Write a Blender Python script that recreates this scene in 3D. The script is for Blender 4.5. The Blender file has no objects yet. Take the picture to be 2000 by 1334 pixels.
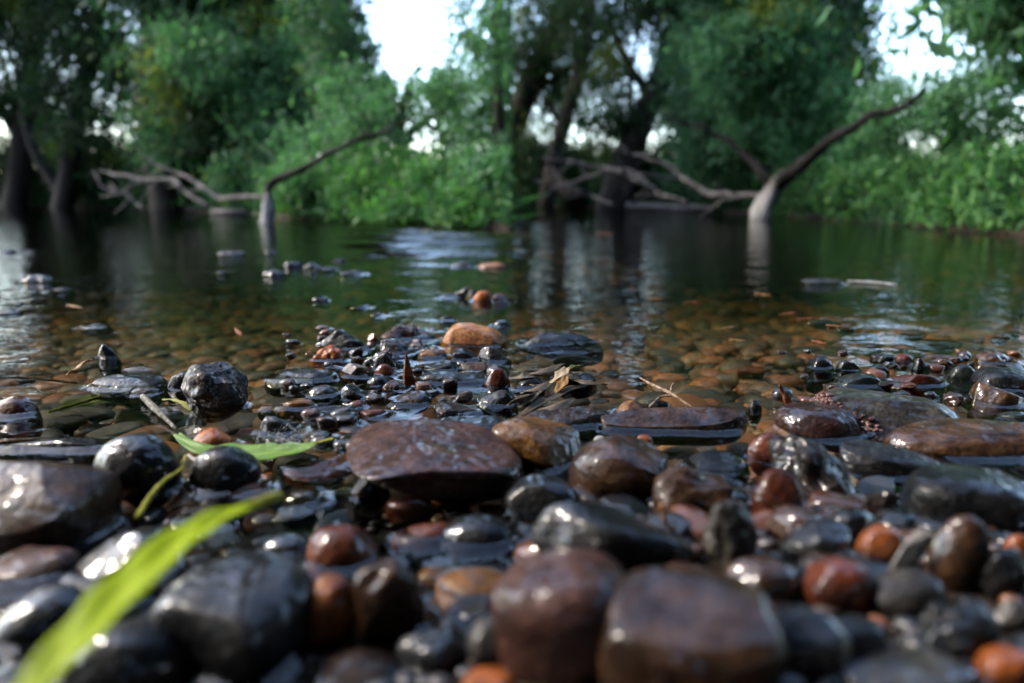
import bpy, bmesh, math, random
import numpy as np
from mathutils import Vector, Matrix, Euler

random.seed(7)
rng = np.random.default_rng(11)
SC = bpy.context.scene
COL = SC.collection

# ------------------------------------------------------------------ camera
H = 0.20                     # lens height over the water, metres
F = 1400.0                   # focal length in photograph pixels (2000 wide)
PITCH = math.atan((667 - 385) / F)
cam_d = bpy.data.cameras.new('camera')
cam = bpy.data.objects.new('camera', cam_d)
COL.objects.link(cam)
cam.location = (0, 0, H)
cam.rotation_euler = (math.pi / 2 - PITCH, 0, 0)
cam_d.sensor_width = 36.0
cam_d.lens = 36.0 * F / 2000.0
cam_d.clip_start = 0.01
cam_d.clip_end = 2000
cam_d.dof.use_dof = True
cam_d.dof.focus_distance = 0.74
cam_d.dof.aperture_fstop = 3.1
SC.camera = cam

# ------------------------------------------------------------------ sky, sun, exposure
SUN_EL, SUN_AZ = math.radians(40), math.radians(-82)     # azimuth from +Y, negative = to the left
w = bpy.data.worlds.new('World')
SC.world = w
w.use_nodes = True
wn = w.node_tree.nodes
sky = wn.new('ShaderNodeTexSky')
sky.sky_type = 'NISHITA'
sky.sun_disc = False
sky.sun_elevation = SUN_EL
sky.sun_rotation = SUN_AZ
sky.air_density = 1.0
sky.dust_density = 1.2
sky.ozone_density = 1.0
w.node_tree.links.new(sky.outputs[0], wn['Background'].inputs[0])
wn['Background'].inputs[1].default_value = 0.15
sun_d = bpy.data.lights.new('sun', 'SUN')
sun_d.energy = 1.3
sun_d.angle = math.radians(11)
sun_d.color = (1.0, 0.9, 0.76)
sun = bpy.data.objects.new('sun', sun_d)
COL.objects.link(sun)
sd = Vector((math.sin(SUN_AZ) * math.cos(SUN_EL), math.cos(SUN_AZ) * math.cos(SUN_EL), math.sin(SUN_EL)))
sun.rotation_euler = sd.to_track_quat('Z', 'Y').to_euler()
SC.view_settings.view_transform = 'Standard'
SC.view_settings.look = 'None'
SC.view_settings.exposure = 2.85
SC.view_settings.gamma = 1.0
SC.render.engine = 'CYCLES'
SC.cycles.use_denoising = True
SC.cycles.max_bounces = 8
SC.cycles.transparent_max_bounces = 12
SC.cycles.caustics_reflective = False
SC.cycles.caustics_refractive = False

# ------------------------------------------------------------------ helpers
CT, ST = math.cos(PITCH), math.sin(PITCH)
def ray(px, py):
    a, b = (px - 1000) / F, (667 - py) / F
    return np.array([a, CT + b * ST, -ST + b * CT])
def at_z(px, py, z):
    d = ray(px, py); t = (z - H) / d[2]
    return np.array([0, 0, H]) + d * t, t
def at_y(px, py, Y):
    d = ray(px, py); t = Y / d[1]
    return np.array([0, 0, H]) + d * t
def mesh_obj(name, verts, faces, mat=None, parent=None, smooth=True):
    me = bpy.data.meshes.new(name)
    if isinstance(verts, np.ndarray) and isinstance(faces, np.ndarray):
        nv, nf, k = len(verts), len(faces), faces.shape[1]
        me.vertices.add(nv); me.vertices.foreach_set('co', verts.astype(np.float32).ravel())
        me.loops.add(nf * k); me.loops.foreach_set('vertex_index', faces.astype(np.int32).ravel())
        me.polygons.add(nf); me.polygons.foreach_set('loop_start', np.arange(0, nf * k, k, dtype=np.int32))
        me.polygons.foreach_set('loop_total', np.full(nf, k, dtype=np.int32))
        me.update(calc_edges=True)
    else:
        me.from_pydata([tuple(v) for v in verts], [], [tuple(f) for f in faces]); me.update()
    if smooth:
        me.polygons.foreach_set('use_smooth', np.ones(len(me.polygons), dtype=bool))
    if mat: me.materials.append(mat)
    o = bpy.data.objects.new(name, me); COL.objects.link(o)
    if parent: o.parent = parent
    return o
def tag(o, label=None, cat=None, group=None, kind=None):
    if label: o['label'] = label
    if cat: o['category'] = cat
    if group: o['group'] = group
    if kind: o['kind'] = kind
    return o
def empty(name, loc=(0, 0, 0)):
    e = bpy.data.objects.new(name, None); COL.objects.link(e); e.location = loc
    e.empty_display_size = 0.05
    return e

# ------------------------------------------------------------------ materials
def new_mat(name):
    m = bpy.data.materials.new(name); m.use_nodes = True
    nt = m.node_tree
    return m, nt, nt.nodes, nt.links, nt.nodes['Principled BSDF']
def noise_node(N, L, vec, scale, detail=4, rough=0.55):
    n = N.new('ShaderNodeTexNoise'); n.inputs['Scale'].default_value = scale
    n.inputs['Detail'].default_value = detail; n.inputs['Roughness'].default_value = rough
    L.new(vec, n.inputs['Vector']); return n
def ramp(N, L, fac, stops):
    r = N.new('ShaderNodeValToRGB'); e = r.color_ramp.elements
    e[0].position, e[0].color = stops[0][0], (*stops[0][1], 1)
    e[1].position, e[1].color = stops[-1][0], (*stops[-1][1], 1)
    for p, c in stops[1:-1]:
        q = e.new(p); q.color = (*c, 1)
    L.new(fac, r.inputs[0]); return r
def math_node(N, L, op, a, b=None):
    n = N.new('ShaderNodeMath'); n.operation = op
    for i, v in enumerate((a, b)):
        if v is None: continue
        if isinstance(v, (int, float)): n.inputs[i].default_value = v
        else: L.new(v, n.inputs[i])
    return n.outputs[0]

def stone_mat(name, c1, c2, c3, rough=(0.25, 0.5), grain=1.0, coat=0.6, patch=55):
    m, nt, N, L, P = new_mat(name)
    tc = N.new('ShaderNodeTexCoord'); oi = N.new('ShaderNodeObjectInfo')
    off = N.new('ShaderNodeVectorMath'); off.operation = 'ADD'
    mul = N.new('ShaderNodeVectorMath'); mul.operation = 'SCALE'
    cmb = N.new('ShaderNodeCombineXYZ')
    for i in range(3): L.new(oi.outputs['Random'], cmb.inputs[i])
    L.new(cmb.outputs[0], mul.inputs[0]); mul.inputs['Scale'].default_value = 9.0
    L.new(tc.outputs['Object'], off.inputs[0]); L.new(mul.outputs[0], off.inputs[1])
    v = off.outputs[0]
    n1 = noise_node(N, L, v, patch, 6, 0.6)
    n2 = noise_node(N, L, v, patch * 7, 4, 0.65)
    r1 = ramp(N, L, n1.outputs[0], [(0.34, c1), (0.52, c2), (0.70, c3)])
    r2 = ramp(N, L, n2.outputs[0], [(0.35, (0.45, 0.45, 0.45)), (0.55, (1, 1, 1)), (0.75, (1.6, 1.5, 1.4))])
    mx = N.new('ShaderNodeMixRGB'); mx.blend_type = 'MULTIPLY'; mx.inputs[0].default_value = 0.85
    L.new(r1.outputs[0], mx.inputs[1]); L.new(r2.outputs[0], mx.inputs[2])
    # light mineral flecks
    vo = N.new('ShaderNodeTexVoronoi'); vo.inputs['Scale'].default_value = 420; L.new(v, vo.inputs['Vector'])
    fl = ramp(N, L, vo.outputs['Distance'], [(0.0, (1, 1, 1)), (0.14, (0, 0, 0))])
    n3 = noise_node(N, L, v, 90, 2)
    fm = math_node(N, L, 'MULTIPLY', fl.outputs[0], math_node(N, L, 'GREATER_THAN', n3.outputs[0], 0.56))
    fm = math_node(N, L, 'MULTIPLY', fm, 0.5)
    mx2 = N.new('ShaderNodeMixRGB'); L.new(fm, mx2.inputs[0]); L.new(mx.outputs[0], mx2.inputs[1])
    mx2.inputs[2].default_value = (0.16, 0.14, 0.12, 1)
    hv = N.new('ShaderNodeHueSaturation'); L.new(mx2.outputs[0], hv.inputs['Color'])
    L.new(math_node(N, L, 'ADD', math_node(N, L, 'MULTIPLY', oi.outputs['Random'], 0.7), 0.68), hv.inputs['Value'])
    L.new(hv.outputs[0], P.inputs['Base Color'])
    n4 = noise_node(N, L, v, 40, 3)
    rr = N.new('ShaderNodeMapRange'); L.new(n4.outputs[0], rr.inputs[0])
    rr.inputs[1].default_value, rr.inputs[2].default_value = 0.3, 0.7
    rr.inputs[3].default_value, rr.inputs[4].default_value = rough
    L.new(rr.outputs[0], P.inputs['Roughness'])
    # relief: pits and grain
    n5 = noise_node(N, L, v, 260, 5, 0.6); n6 = noise_node(N, L, v, 75, 4, 0.55)
    h = math_node(N, L, 'ADD', math_node(N, L, 'MULTIPLY', n5.outputs[0], 0.6), n6.outputs[0])
    b = N.new('ShaderNodeBump'); b.inputs['Strength'].default_value = min(1.0, 0.75 * grain)
    b.inputs['Distance'].default_value = 0.0024 * grain ** 2
    L.new(h, b.inputs['Height']); L.new(b.outputs[0], P.inputs['Normal'])
    b2 = N.new('ShaderNodeBump'); b2.inputs['Strength'].default_value = min(1.0, 0.85 * grain)
    b2.inputs['Distance'].default_value = 0.0040 * grain
    n7 = noise_node(N, L, v, 130, 0.6, 0.4); n8 = noise_node(N, L, v, 48, 1, 0.5)
    h2 = math_node(N, L, 'ADD', math_node(N, L, 'MULTIPLY', n7.outputs[0], 0.55), n8.outputs[0])
    L.new(h2, b2.inputs['Height']); L.new(b2.outputs[0], P.inputs['Coat Normal'])
    nw = noise_node(N, L, v, 26, 4, 0.6)
    cw = N.new('ShaderNodeMapRange'); L.new(nw.outputs[0], cw.inputs[0])
    cw.inputs[1].default_value, cw.inputs[2].default_value = 0.40, 0.64
    cw.inputs[3].default_value, cw.inputs[4].default_value = 0.12, 1.0
    L.new(cw.outputs[0], P.inputs['Coat Weight'])
    cr = N.new('ShaderNodeMapRange'); L.new(nw.outputs[0], cr.inputs[0])
    cr.inputs[1].default_value, cr.inputs[2].default_value = 0.36, 0.6
    cr.inputs[3].default_value, cr.inputs[4].default_value = 0.16, 0.04
    L.new(cr.outputs[0], P.inputs['Coat Roughness'])
    P.inputs['Coat IOR'].default_value = 1.42
    P.inputs['Specular IOR Level'].default_value = 0.08
    return m

SM = {
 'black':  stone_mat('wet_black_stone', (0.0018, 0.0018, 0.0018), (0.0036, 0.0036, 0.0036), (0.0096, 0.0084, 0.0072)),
 'slate':  stone_mat('wet_slate_stone', (0.0024, 0.0024, 0.0027), (0.0060, 0.0058, 0.0060), (0.019, 0.0175, 0.016)),
 'grey':   stone_mat('wet_grey_stone', (0.0066, 0.00605, 0.0055), (0.0165, 0.01485, 0.0132), (0.04125, 0.0374, 0.0319)),
 'green':  stone_mat('wet_greenish_stone', (0.0024, 0.0036, 0.003), (0.006, 0.0078, 0.0066), (0.0156, 0.0174, 0.0144)),
 'brown':  stone_mat('wet_brown_stone', (0.0072, 0.0036, 0.0018), (0.024, 0.0114, 0.0054), (0.054, 0.0276, 0.0132)),
 'dbrown': stone_mat('wet_dark_brown_stone', (0.003, 0.0018, 0.0012), (0.0084, 0.0042, 0.0024), (0.0216, 0.0114, 0.0066), grain=1.35),
 'maroon': stone_mat('wet_maroon_stone', (0.0096, 0.0036, 0.003), (0.027, 0.0108, 0.0078), (0.051, 0.0252, 0.0192), grain=1.2),
 'red':    stone_mat('wet_red_brown_stone', (0.0168, 0.0042, 0.0018), (0.045, 0.0108, 0.0042), (0.084, 0.027, 0.0114)),
 'orange': stone_mat('wet_orange_stone', (0.0605, 0.0154, 0.0033), (0.143, 0.0385, 0.0077), (0.209, 0.077, 0.022)),
 'ochre':  stone_mat('wet_ochre_stone', (0.033, 0.0143, 0.0033), (0.088, 0.0385, 0.0088), (0.154, 0.077, 0.02475)),
 'tan':    stone_mat('wet_tan_stone', (0.075, 0.03, 0.011), (0.155, 0.065, 0.025), (0.21, 0.11, 0.05)),
 'pale':   stone_mat('pale_grey_stone', (0.11, 0.105, 0.095), (0.2, 0.19, 0.175), (0.275, 0.26, 0.24)),
 'vein':   stone_mat('pink_quartz', (0.018, 0.006, 0.0048), (0.06, 0.0252, 0.0204), (0.192, 0.126, 0.102), grain=1.2, patch=120),
}

def pebble_mat(name, per_island, stops):
    m, nt, N, L, P = new_mat(name)
    tc = N.new('ShaderNodeTexCoord')
    if per_island:
        r = ramp(N, L, N.new('ShaderNodeNewGeometry').outputs['Random Per Island'], stops)
    else:
        oi = N.new('ShaderNodeObjectInfo')
        r = N.new('ShaderNodeHueSaturation'); L.new(oi.outputs['Color'], r.inputs['Color'])
        L.new(math_node(N, L, 'ADD', math_node(N, L, 'MULTIPLY', oi.outputs['Random'], .7), .65), r.inputs['Value'])
    n = noise_node(N, L, tc.outputs['Object'], 130, 5, 0.65)
    r2 = ramp(N, L, n.outputs[0], [(0.3, (0.35, 0.33, 0.3)), (0.52, (0.95, 0.95, 0.95)), (0.75, (1.6, 1.5, 1.35))])
    mx = N.new('ShaderNodeMixRGB'); mx.blend_type = 'MULTIPLY'; mx.inputs[0].default_value = 0.9
    L.new(r.outputs[0], mx.inputs[1]); L.new(r2.outputs[0], mx.inputs[2])
    L.new(mx.outputs[0], P.inputs['Base Color'])
    P.inputs['Roughness'].default_value = 0.45
    b = N.new('ShaderNodeBump'); b.inputs['Strength'].default_value = 0.5; b.inputs['Distance'].default_value = 0.002
    L.new(n.outputs[0], b.inputs['Height']); L.new(b.outputs[0], P.inputs['Normal'])
    return m
BED_STOPS = [(0.0, (0.049, 0.039, 0.0207)), (0.2, (0.112, 0.07475, 0.03163)), (0.36, (0.182, 0.091, 0.03163)),
             (0.50, (0.0455, 0.039, 0.023)), (0.62, (0.238, 0.0845, 0.02185)), (0.80, (0.385, 0.13, 0.02875)),
             (0.90, (0.105, 0.078, 0.03737)), (1.0, (0.385, 0.1755, 0.0575))]
bed_ind = pebble_mat('submerged_pebble', False, BED_STOPS)
bed_mass = pebble_mat('submerged_pebble_mass', True, BED_STOPS)
GRAV_STOPS = [(0.0, (0.003, 0.003, 0.0036)), (0.3, (0.006, 0.006, 0.0066)), (0.5, (0.018, 0.0084, 0.0054)),
              (0.7, (0.0084, 0.009, 0.0108)), (0.85, (0.036, 0.012, 0.0054)), (1.0, (0.102, 0.036, 0.0108))]
GRAV_COL = [('black', (.0036, .0036, .004)), ('charcoal', (.008, .008, .0085)), ('dark brown', (.022, .010, .006)), ('slate-grey', (.013, .0135, .015)), ('rust-brown', (.05, .016, .007)), ('orange', (.11, .038, .011))]
BED_COL = [('dark olive', (0.049, 0.039, 0.0207)), ('olive-brown', (0.112, 0.0754, 0.0322)), ('brown', (0.182, 0.091, 0.0322)), ('grey-green', (0.0476, 0.0416, 0.0253)), ('rust', (0.238, 0.0806, 0.0207)), ('orange', (0.364, 0.1235, 0.0276)), ('tan', (0.378, 0.1755, 0.0575))]
def colour(o, table, wts):
    nm, c = random.choices(table, wts)[0]; o.color = (*c, 1); return nm
grav_mat = pebble_mat('bank_pebble', False, GRAV_STOPS)
for nm in ('bank_pebble',):
    P = bpy.data.materials[nm].node_tree.nodes['Principled BSDF']
    P.inputs['Roughness'].default_value = 0.22; P.inputs['Coat Weight'].default_value = 0.6
    P.inputs['Coat Roughness'].default_value = 0.08; P.inputs['Specular IOR Level'].default_value = .1

def ground_mat():
    m, nt, N, L, P = new_mat('river_silt_and_soil')
    tc = N.new('ShaderNodeTexCoord')
    n = noise_node(N, L, tc.outputs['Object'], 24, 8, 0.65)
    r = ramp(N, L, n.outputs[0], [(0.3, (0.005, 0.0037, 0.0025)), (0.5, (0.011, 0.008, 0.005)), (0.7, (0.024, 0.017, 0.010))])
    L.new(r.outputs[0], P.inputs['Base Color']); P.inputs['Roughness'].default_value = 0.8; P.inputs['Specular IOR Level'].default_value = .1
    b = N.new('ShaderNodeBump'); b.inputs['Strength'].default_value = 0.6; b.inputs['Distance'].default_value = 0.02
    L.new(n.outputs[0], b.inputs['Height']); L.new(b.outputs[0], P.inputs['Normal'])
    return m

def water_mat():
    m, nt, N, L, P = new_mat('clear_stream_water')
    N.remove(P); out = N['Material Output']
    tc = N.new('ShaderNodeTexCoord')
    mp = N.new('ShaderNodeMapping'); mp.inputs['Scale'].default_value = (1.0, 1.35, 1.0)
    L.new(tc.outputs['Object'], mp.inputs[0])
    a = noise_node(N, L, mp.outputs[0], 9, 3, 0.5)
    b_ = noise_node(N, L, mp.outputs[0], 42, 2, 0.5)
    h = math_node(N, L, 'ADD', math_node(N, L, 'MULTIPLY', a.outputs[0], 1.0), math_node(N, L, 'MULTIPLY', b_.outputs[0], 0.16))
    bp = N.new('ShaderNodeBump'); bp.inputs['Strength'].default_value = 1.0; bp.inputs['Distance'].default_value = 0.0042
    L.new(h, bp.inputs['Height'])
    fr = N.new('ShaderNodeFresnel'); fr.inputs['IOR'].default_value = 1.333; L.new(bp.outputs[0], fr.inputs['Normal'])
    tr = N.new('ShaderNodeBsdfTransparent')
    at = N.new('ShaderNodeAttribute'); at.attribute_name = 'depth'
    cb = N.new('ShaderNodeCombineColor')
    for i, k in enumerate((4.8, 4.9, 8.5)):
        L.new(math_node(N, L, 'POWER', math.e, math_node(N, L, 'MULTIPLY', at.outputs['Fac'], -k)), cb.inputs[i])
    L.new(cb.outputs[0], tr.inputs[0])
    gl = N.new('ShaderNodeBsdfGlossy'); gl.inputs['Roughness'].default_value = 0.025; L.new(bp.outputs[0], gl.inputs['Normal'])
    mx = N.new('ShaderNodeMixShader'); L.new(fr.outputs[0], mx.inputs[0]); L.new(tr.outputs[0], mx.inputs[1]); L.new(gl.outputs[0], mx.inputs[2])
    L.new(mx.outputs[0], out.inputs['Surface'])
    return m

def leaf_mat(name, stops, trans=0.4, per_island=True, rough=0.6):
    m, nt, N, L, P = new_mat(name)
    out = N['Material Output']
    rnd = N.new('ShaderNodeNewGeometry').outputs['Random Per Island']
    r = ramp(N, L, rnd, stops)
    L.new(r.outputs[0], P.inputs['Base Color']); P.inputs['Roughness'].default_value = rough; P.inputs['Specular IOR Level'].default_value = 0.15
    t = N.new('ShaderNodeBsdfTranslucent')
    g = N.new('ShaderNodeMixRGB'); g.blend_type = 'MULTIPLY'; g.inputs[0].default_value = 1
    L.new(r.outputs[0], g.inputs[1]); g.inputs[2].default_value = (1.35, 1.6, 0.95, 1); g.use_clamp = False
    L.new(g.outputs[0], t.inputs['Color'])
    mx = N.new('ShaderNodeMixShader'); mx.inputs[0].default_value = trans
    L.new(P.outputs[0], mx.inputs[1]); L.new(t.outputs[0], mx.inputs[2]); L.new(mx.outputs[0], out.inputs['Surface'])
    return m
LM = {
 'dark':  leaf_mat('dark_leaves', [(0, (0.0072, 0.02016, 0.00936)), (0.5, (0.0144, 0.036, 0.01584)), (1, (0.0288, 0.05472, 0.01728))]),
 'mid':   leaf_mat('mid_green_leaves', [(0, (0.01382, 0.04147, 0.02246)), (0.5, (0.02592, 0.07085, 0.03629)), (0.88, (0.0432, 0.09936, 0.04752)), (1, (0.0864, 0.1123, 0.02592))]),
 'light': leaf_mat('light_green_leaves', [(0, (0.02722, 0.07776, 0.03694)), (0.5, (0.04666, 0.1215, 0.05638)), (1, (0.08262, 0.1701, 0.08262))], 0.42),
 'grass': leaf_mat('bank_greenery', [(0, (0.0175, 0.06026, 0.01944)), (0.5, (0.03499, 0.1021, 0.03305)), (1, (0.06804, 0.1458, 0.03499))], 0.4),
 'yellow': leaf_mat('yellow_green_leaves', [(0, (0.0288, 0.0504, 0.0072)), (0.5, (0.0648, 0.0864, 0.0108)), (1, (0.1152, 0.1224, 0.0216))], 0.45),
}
def bark_mat(name, c1, c2, scale=18, rough=0.8):
    m, nt, N, L, P = new_mat(name)
    tc = N.new('ShaderNodeTexCoord')
    mp = N.new('ShaderNodeMapping'); mp.inputs['Scale'].default_value = (1, 1, 0.3); L.new(tc.outputs['Object'], mp.inputs[0])
    n = noise_node(N, L, mp.outputs[0], scale, 7, 0.65)
    r = ramp(N, L, n.outputs[0], [(0.35, c1), (0.65, c2)])
    L.new(r.outputs[0], P.inputs['Base Color']); P.inputs['Roughness'].default_value = rough; P.inputs['Specular IOR Level'].default_value = 0.12
    b = N.new('ShaderNodeBump'); b.inputs['Strength'].default_value = 0.8; b.inputs['Distance'].default_value = 0.02
    L.new(n.outputs[0], b.inputs['Height']); L.new(b.outputs[0], P.inputs['Normal'])
    return m
def snag_mat(name, low, high, z0, z1):
    m = bark_mat(name, (0, 0, 0), (1, 1, 1), 22)
    nt = m.node_tree; N, L = nt.nodes, nt.links; P = N['Principled BSDF']
    r = [n for n in N if n.type == 'VALTORGB'][0]
    tc = [n for n in N if n.type == 'TEX_COORD'][0]
    sp = N.new('ShaderNodeSeparateXYZ'); L.new(tc.outputs['Object'], sp.inputs[0])
    nz = noise_node(N, L, tc.outputs['Object'], 9, 4)
    zz = math_node(N, L, 'ADD', sp.outputs[2], math_node(N, L, 'MULTIPLY', math_node(N, L, 'SUBTRACT', nz.outputs[0], .5), .25))
    mr = N.new('ShaderNodeMapRange'); L.new(zz, mr.inputs[0]); mr.inputs[1].default_value = z0; mr.inputs[2].default_value = z1
    mx = N.new('ShaderNodeMixRGB'); L.new(mr.outputs[0], mx.inputs[0]); mx.inputs[1].default_value = (*low, 1); mx.inputs[2].default_value = (*high, 1)
    dk = N.new('ShaderNodeMixRGB'); dk.blend_type = 'MULTIPLY'; dk.inputs[0].default_value = .6
    L.new(mx.outputs[0], dk.inputs[1]); L.new(r.outputs[0], dk.inputs[2]); L.new(dk.outputs[0], P.inputs['Base Color'])
    return m
BARK = bark_mat('dark_bark', (0.006, 0.005, 0.004), (0.020, 0.016, 0.012))
DEAD = bark_mat('bleached_dead_wood', (0.02, 0.018, 0.017), (0.085, 0.078, 0.075))
DEADDARK = bark_mat('dark_dead_wood', (0.002, 0.0016, 0.0013), (0.007, 0.0055, 0.0045))
TWIG = bark_mat('pale_twig', (0.11, 0.06, 0.03), (0.28, 0.21, 0.15), 120, 0.4)

# ------------------------------------------------------------------ ground and river bed: one sheet
BANK = [(-2600, 405), (-900, 404), (0, 405), (250, 408), (480, 415), (600, 428), (800, 438), (997, 452)]
BANK2 = [(1004, 400), (1200, 406), (1400, 414), (1560, 424), (1750, 438), (2000, 460), (2900, 520)]
def bank_pt(p):
    q, _ = at_z(p[0], p[1], 0.0); return q[:2]
LAND = [bank_pt(p) for p in BANK] + [bank_pt(p) for p in BANK2]
LAND = np.array([[-400, LAND[0][1]]] + [list(p) for p in LAND] + [[400, 2.0], [400, 600], [-400, 600]])
def land_dist(X, Y):
    """signed distance to the far bank's waterline: positive on land"""
    best = np.full(X.shape, 1e9); inside = np.zeros(X.shape, bool)
    n = len(LAND)
    for i in range(n):
        x0, y0 = LAND[i]; x1, y1 = LAND[(i + 1) % n]
        dx, dy = x1 - x0, y1 - y0
        t = np.clip(((X - x0) * dx + (Y - y0) * dy) / (dx * dx + dy * dy), 0, 1)
        best = np.minimum(best, np.hypot(X - x0 - t * dx, Y - y0 - t * dy))
        c = ((y0 > Y) != (y1 > Y)) & (X < (x1 - x0) * (Y - y0) / (y1 - y0 + 1e-12) + x0)
        inside ^= c
    return np.where(inside, best, -best)
def sinnoise(P, freq, seed, k=7):
    r = np.random.default_rng(seed); out = np.zeros(len(P))
    for _ in range(k):
        d = r.normal(size=P.shape[1]); d /= np.linalg.norm(d)
        out += np.sin(P @ d * freq * r.uniform(0.6, 1.6) + r.uniform(0, 6.28))
    return out / k * 1.5
def ground_z(X, Y):
    X = np.asarray(X, float); Y = np.asarray(Y, float)
    Ys = Y + 0.19 / (1 + np.exp(X / 0.02))          # the shoreline lies nearer on the left
    near = np.interp(Ys, [-400, -3, -0.6, 0.0, 0.2, 0.38, 0.47, 0.56, 0.9, 1.4, 2.2, 4, 600],
                        [1.6, 0.9, 0.16, 0.03, 0.020, 0.010, -0.006, -0.034, -0.042, -0.085, -0.20, -0.40, -0.40])
    d = land_dist(X, Y)
    bank = np.where(d > 0, 0.04 + 0.26 * np.clip(d / 0.25, 0, 1) + 0.5 * (1 - np.exp(-np.clip(d - 0.25, 0, None) / 6)),
                    np.clip(d, -1, 0) * 0.32)
    z = np.maximum(near, bank) if True else near
    z = np.where(d > -0.02, np.maximum(bank, near), np.where(d > -1, np.maximum(near, bank), near))
    Pn = np.stack([X.ravel(), Y.ravel()], 1)
    amp = np.clip(np.abs(Y) * 0.01, 0.002, 0.05).ravel()
    return z + (sinnoise(Pn, 9, 3) * amp * 0.5 + sinnoise(Pn, 2.1, 4) * amp).reshape(z.shape)
def axis(lim, n, fine):
    t = np.linspace(-1, 1, n); k = math.asinh(lim / fine)
    return np.sinh(t * k) * fine
gx = axis(300, 341, 0.35); gy = np.concatenate([-np.geomspace(200, 0.2, 26), np.linspace(-0.1, 12, 290), np.geomspace(12.2, 560, 40)])
GX, GY = np.meshgrid(gx, gy)
GZ = ground_z(GX, GY)
nx, ny = len(gx), len(gy)
idx = np.arange(nx * ny).reshape(ny, nx)
gf = np.stack([idx[:-1, :-1], idx[:-1, 1:], idx[1:, 1:], idx[1:, :-1]], -1).reshape(-1, 4)
g = mesh_obj('ground', np.stack([GX.ravel(), GY.ravel(), GZ.ravel()], 1), gf, ground_mat())
tag(g, kind='structure')

# ------------------------------------------------------------------ stones
_ico = {}
def ico(n):
    if n not in _ico:
        bm = bmesh.new(); bmesh.ops.create_icosphere(bm, subdivisions=n, radius=1)
        v = np.array([p.co[:] for p in bm.verts]); f = np.array([[q.index for q in p.verts] for p in bm.faces])
        bm.free(); _ico[n] = (v, f)
    return _ico[n]
def stone_shape(kind, seed, level):
    n, f = ico(level); r = np.random.default_rng(seed)
    e = {'round': 2.15, 'flat': 2.7, 'ang': 2.6, 'slab': 3.6, 'lump': 2.2, 'pyr': 2.0}[kind]
    ez = {'flat': 3.4, 'slab': 5.0}.get(kind, e)
    R = np.array(Euler((r.uniform(-.25, .25), r.uniform(-.2, .2), r.uniform(-.5, .5))).to_matrix())
    p = n / ((np.abs(n[:, :2]) ** e).sum(1) + np.abs(n[:, 2]) ** ez)[:, None] ** (1 / e)
    cuts = {'ang': 9, 'slab': 6, 'lump': 4, 'round': 2, 'flat': 4, 'pyr': 0}[kind]
    for _ in range(cuts):
        m = r.normal(size=3); m /= np.linalg.norm(m)
        off = r.uniform(0.62, 0.86) if kind == 'ang' else r.uniform(0.74, 0.93)
        p = p - np.clip(p @ m - off, 0, None)[:, None] * m * (0.9 if kind in ('ang', 'slab') else 0.7)
    if kind == 'pyr':
        q4 = n / (np.abs(n) ** 5).sum(1)[:, None] ** .2
        tp = np.clip((1 - q4[:, 2]) / 2, 0, 1) * .96 + .04
        p = np.stack([(q4[:, 0]) * tp + .12 * q4[:, 2] * -1, q4[:, 1] * tp, q4[:, 2]], 1)
    if kind == 'pyr_old':
        for m, off in (((-0.75, -0.45, 0.5), 0.25), ((0.75, -0.3, 0.5), 0.3), ((0, 0.8, 0.5), 0.3), ((0.1, -0.95, 0.25), 0.4), ((0, 0, -1), 0.5)):
            m = np.array(m) / np.linalg.norm(m); p = p - np.clip(p @ m - off, 0, None)[:, None] * m
    lo = {'round': .05, 'flat': .05, 'ang': .05, 'slab': .04, 'lump': .30, 'pyr': .03}[kind]
    amp = 1 + lo * sinnoise(n, 2.6, seed + 1) + lo * .5 * sinnoise(n, 5.5, seed + 2) + lo * .22 * sinnoise(n, 12, seed + 3, 9) + .006 * sinnoise(n, 26, seed + 4, 9) + (.05 * sinnoise(n, 9, seed + 5, 9) if kind == 'lump' else 0)
    p = (p * amp[:, None]) @ R.T
    mn, mx = p.min(0), p.max(0)
    return (p - (mn + mx) / 2) / ((mx - mn) / 2), f

WATERLINES = []       # (centre x, y, radii by angle) of everything that breaks the surface
FOOT = []             # footprints (x, y, a, b) for keeping small gravel out of big stones
NB = 48
def waterline(world, c):
    m = np.abs(world[:, 2]) < 0.004
    if m.sum() < 6: 
        if world[:, 2].max() < 0.0 or world[:, 2].min() > 0: return
        m = np.abs(world[:, 2]) < 0.012
        if m.sum() < 6: return
    q = world[m][:, :2]; c = q.mean(0); q = q - c
    th = np.arctan2(q[:, 1], q[:, 0]); rr = np.hypot(q[:, 0], q[:, 1])
    k = ((th + math.pi) / (2 * math.pi) * NB).astype(int) % NB
    rad = np.full(NB, np.nan)
    for i in range(NB):
        s = rr[k == i]
        if len(s): rad[i] = s.max()
    ok = ~np.isnan(rad)
    if ok.sum() < 4: return
    ii = np.arange(NB); rad = np.interp(ii, ii[ok], rad[ok], period=NB)
    WATERLINES.append((c[0], c[1], rad))

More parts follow.
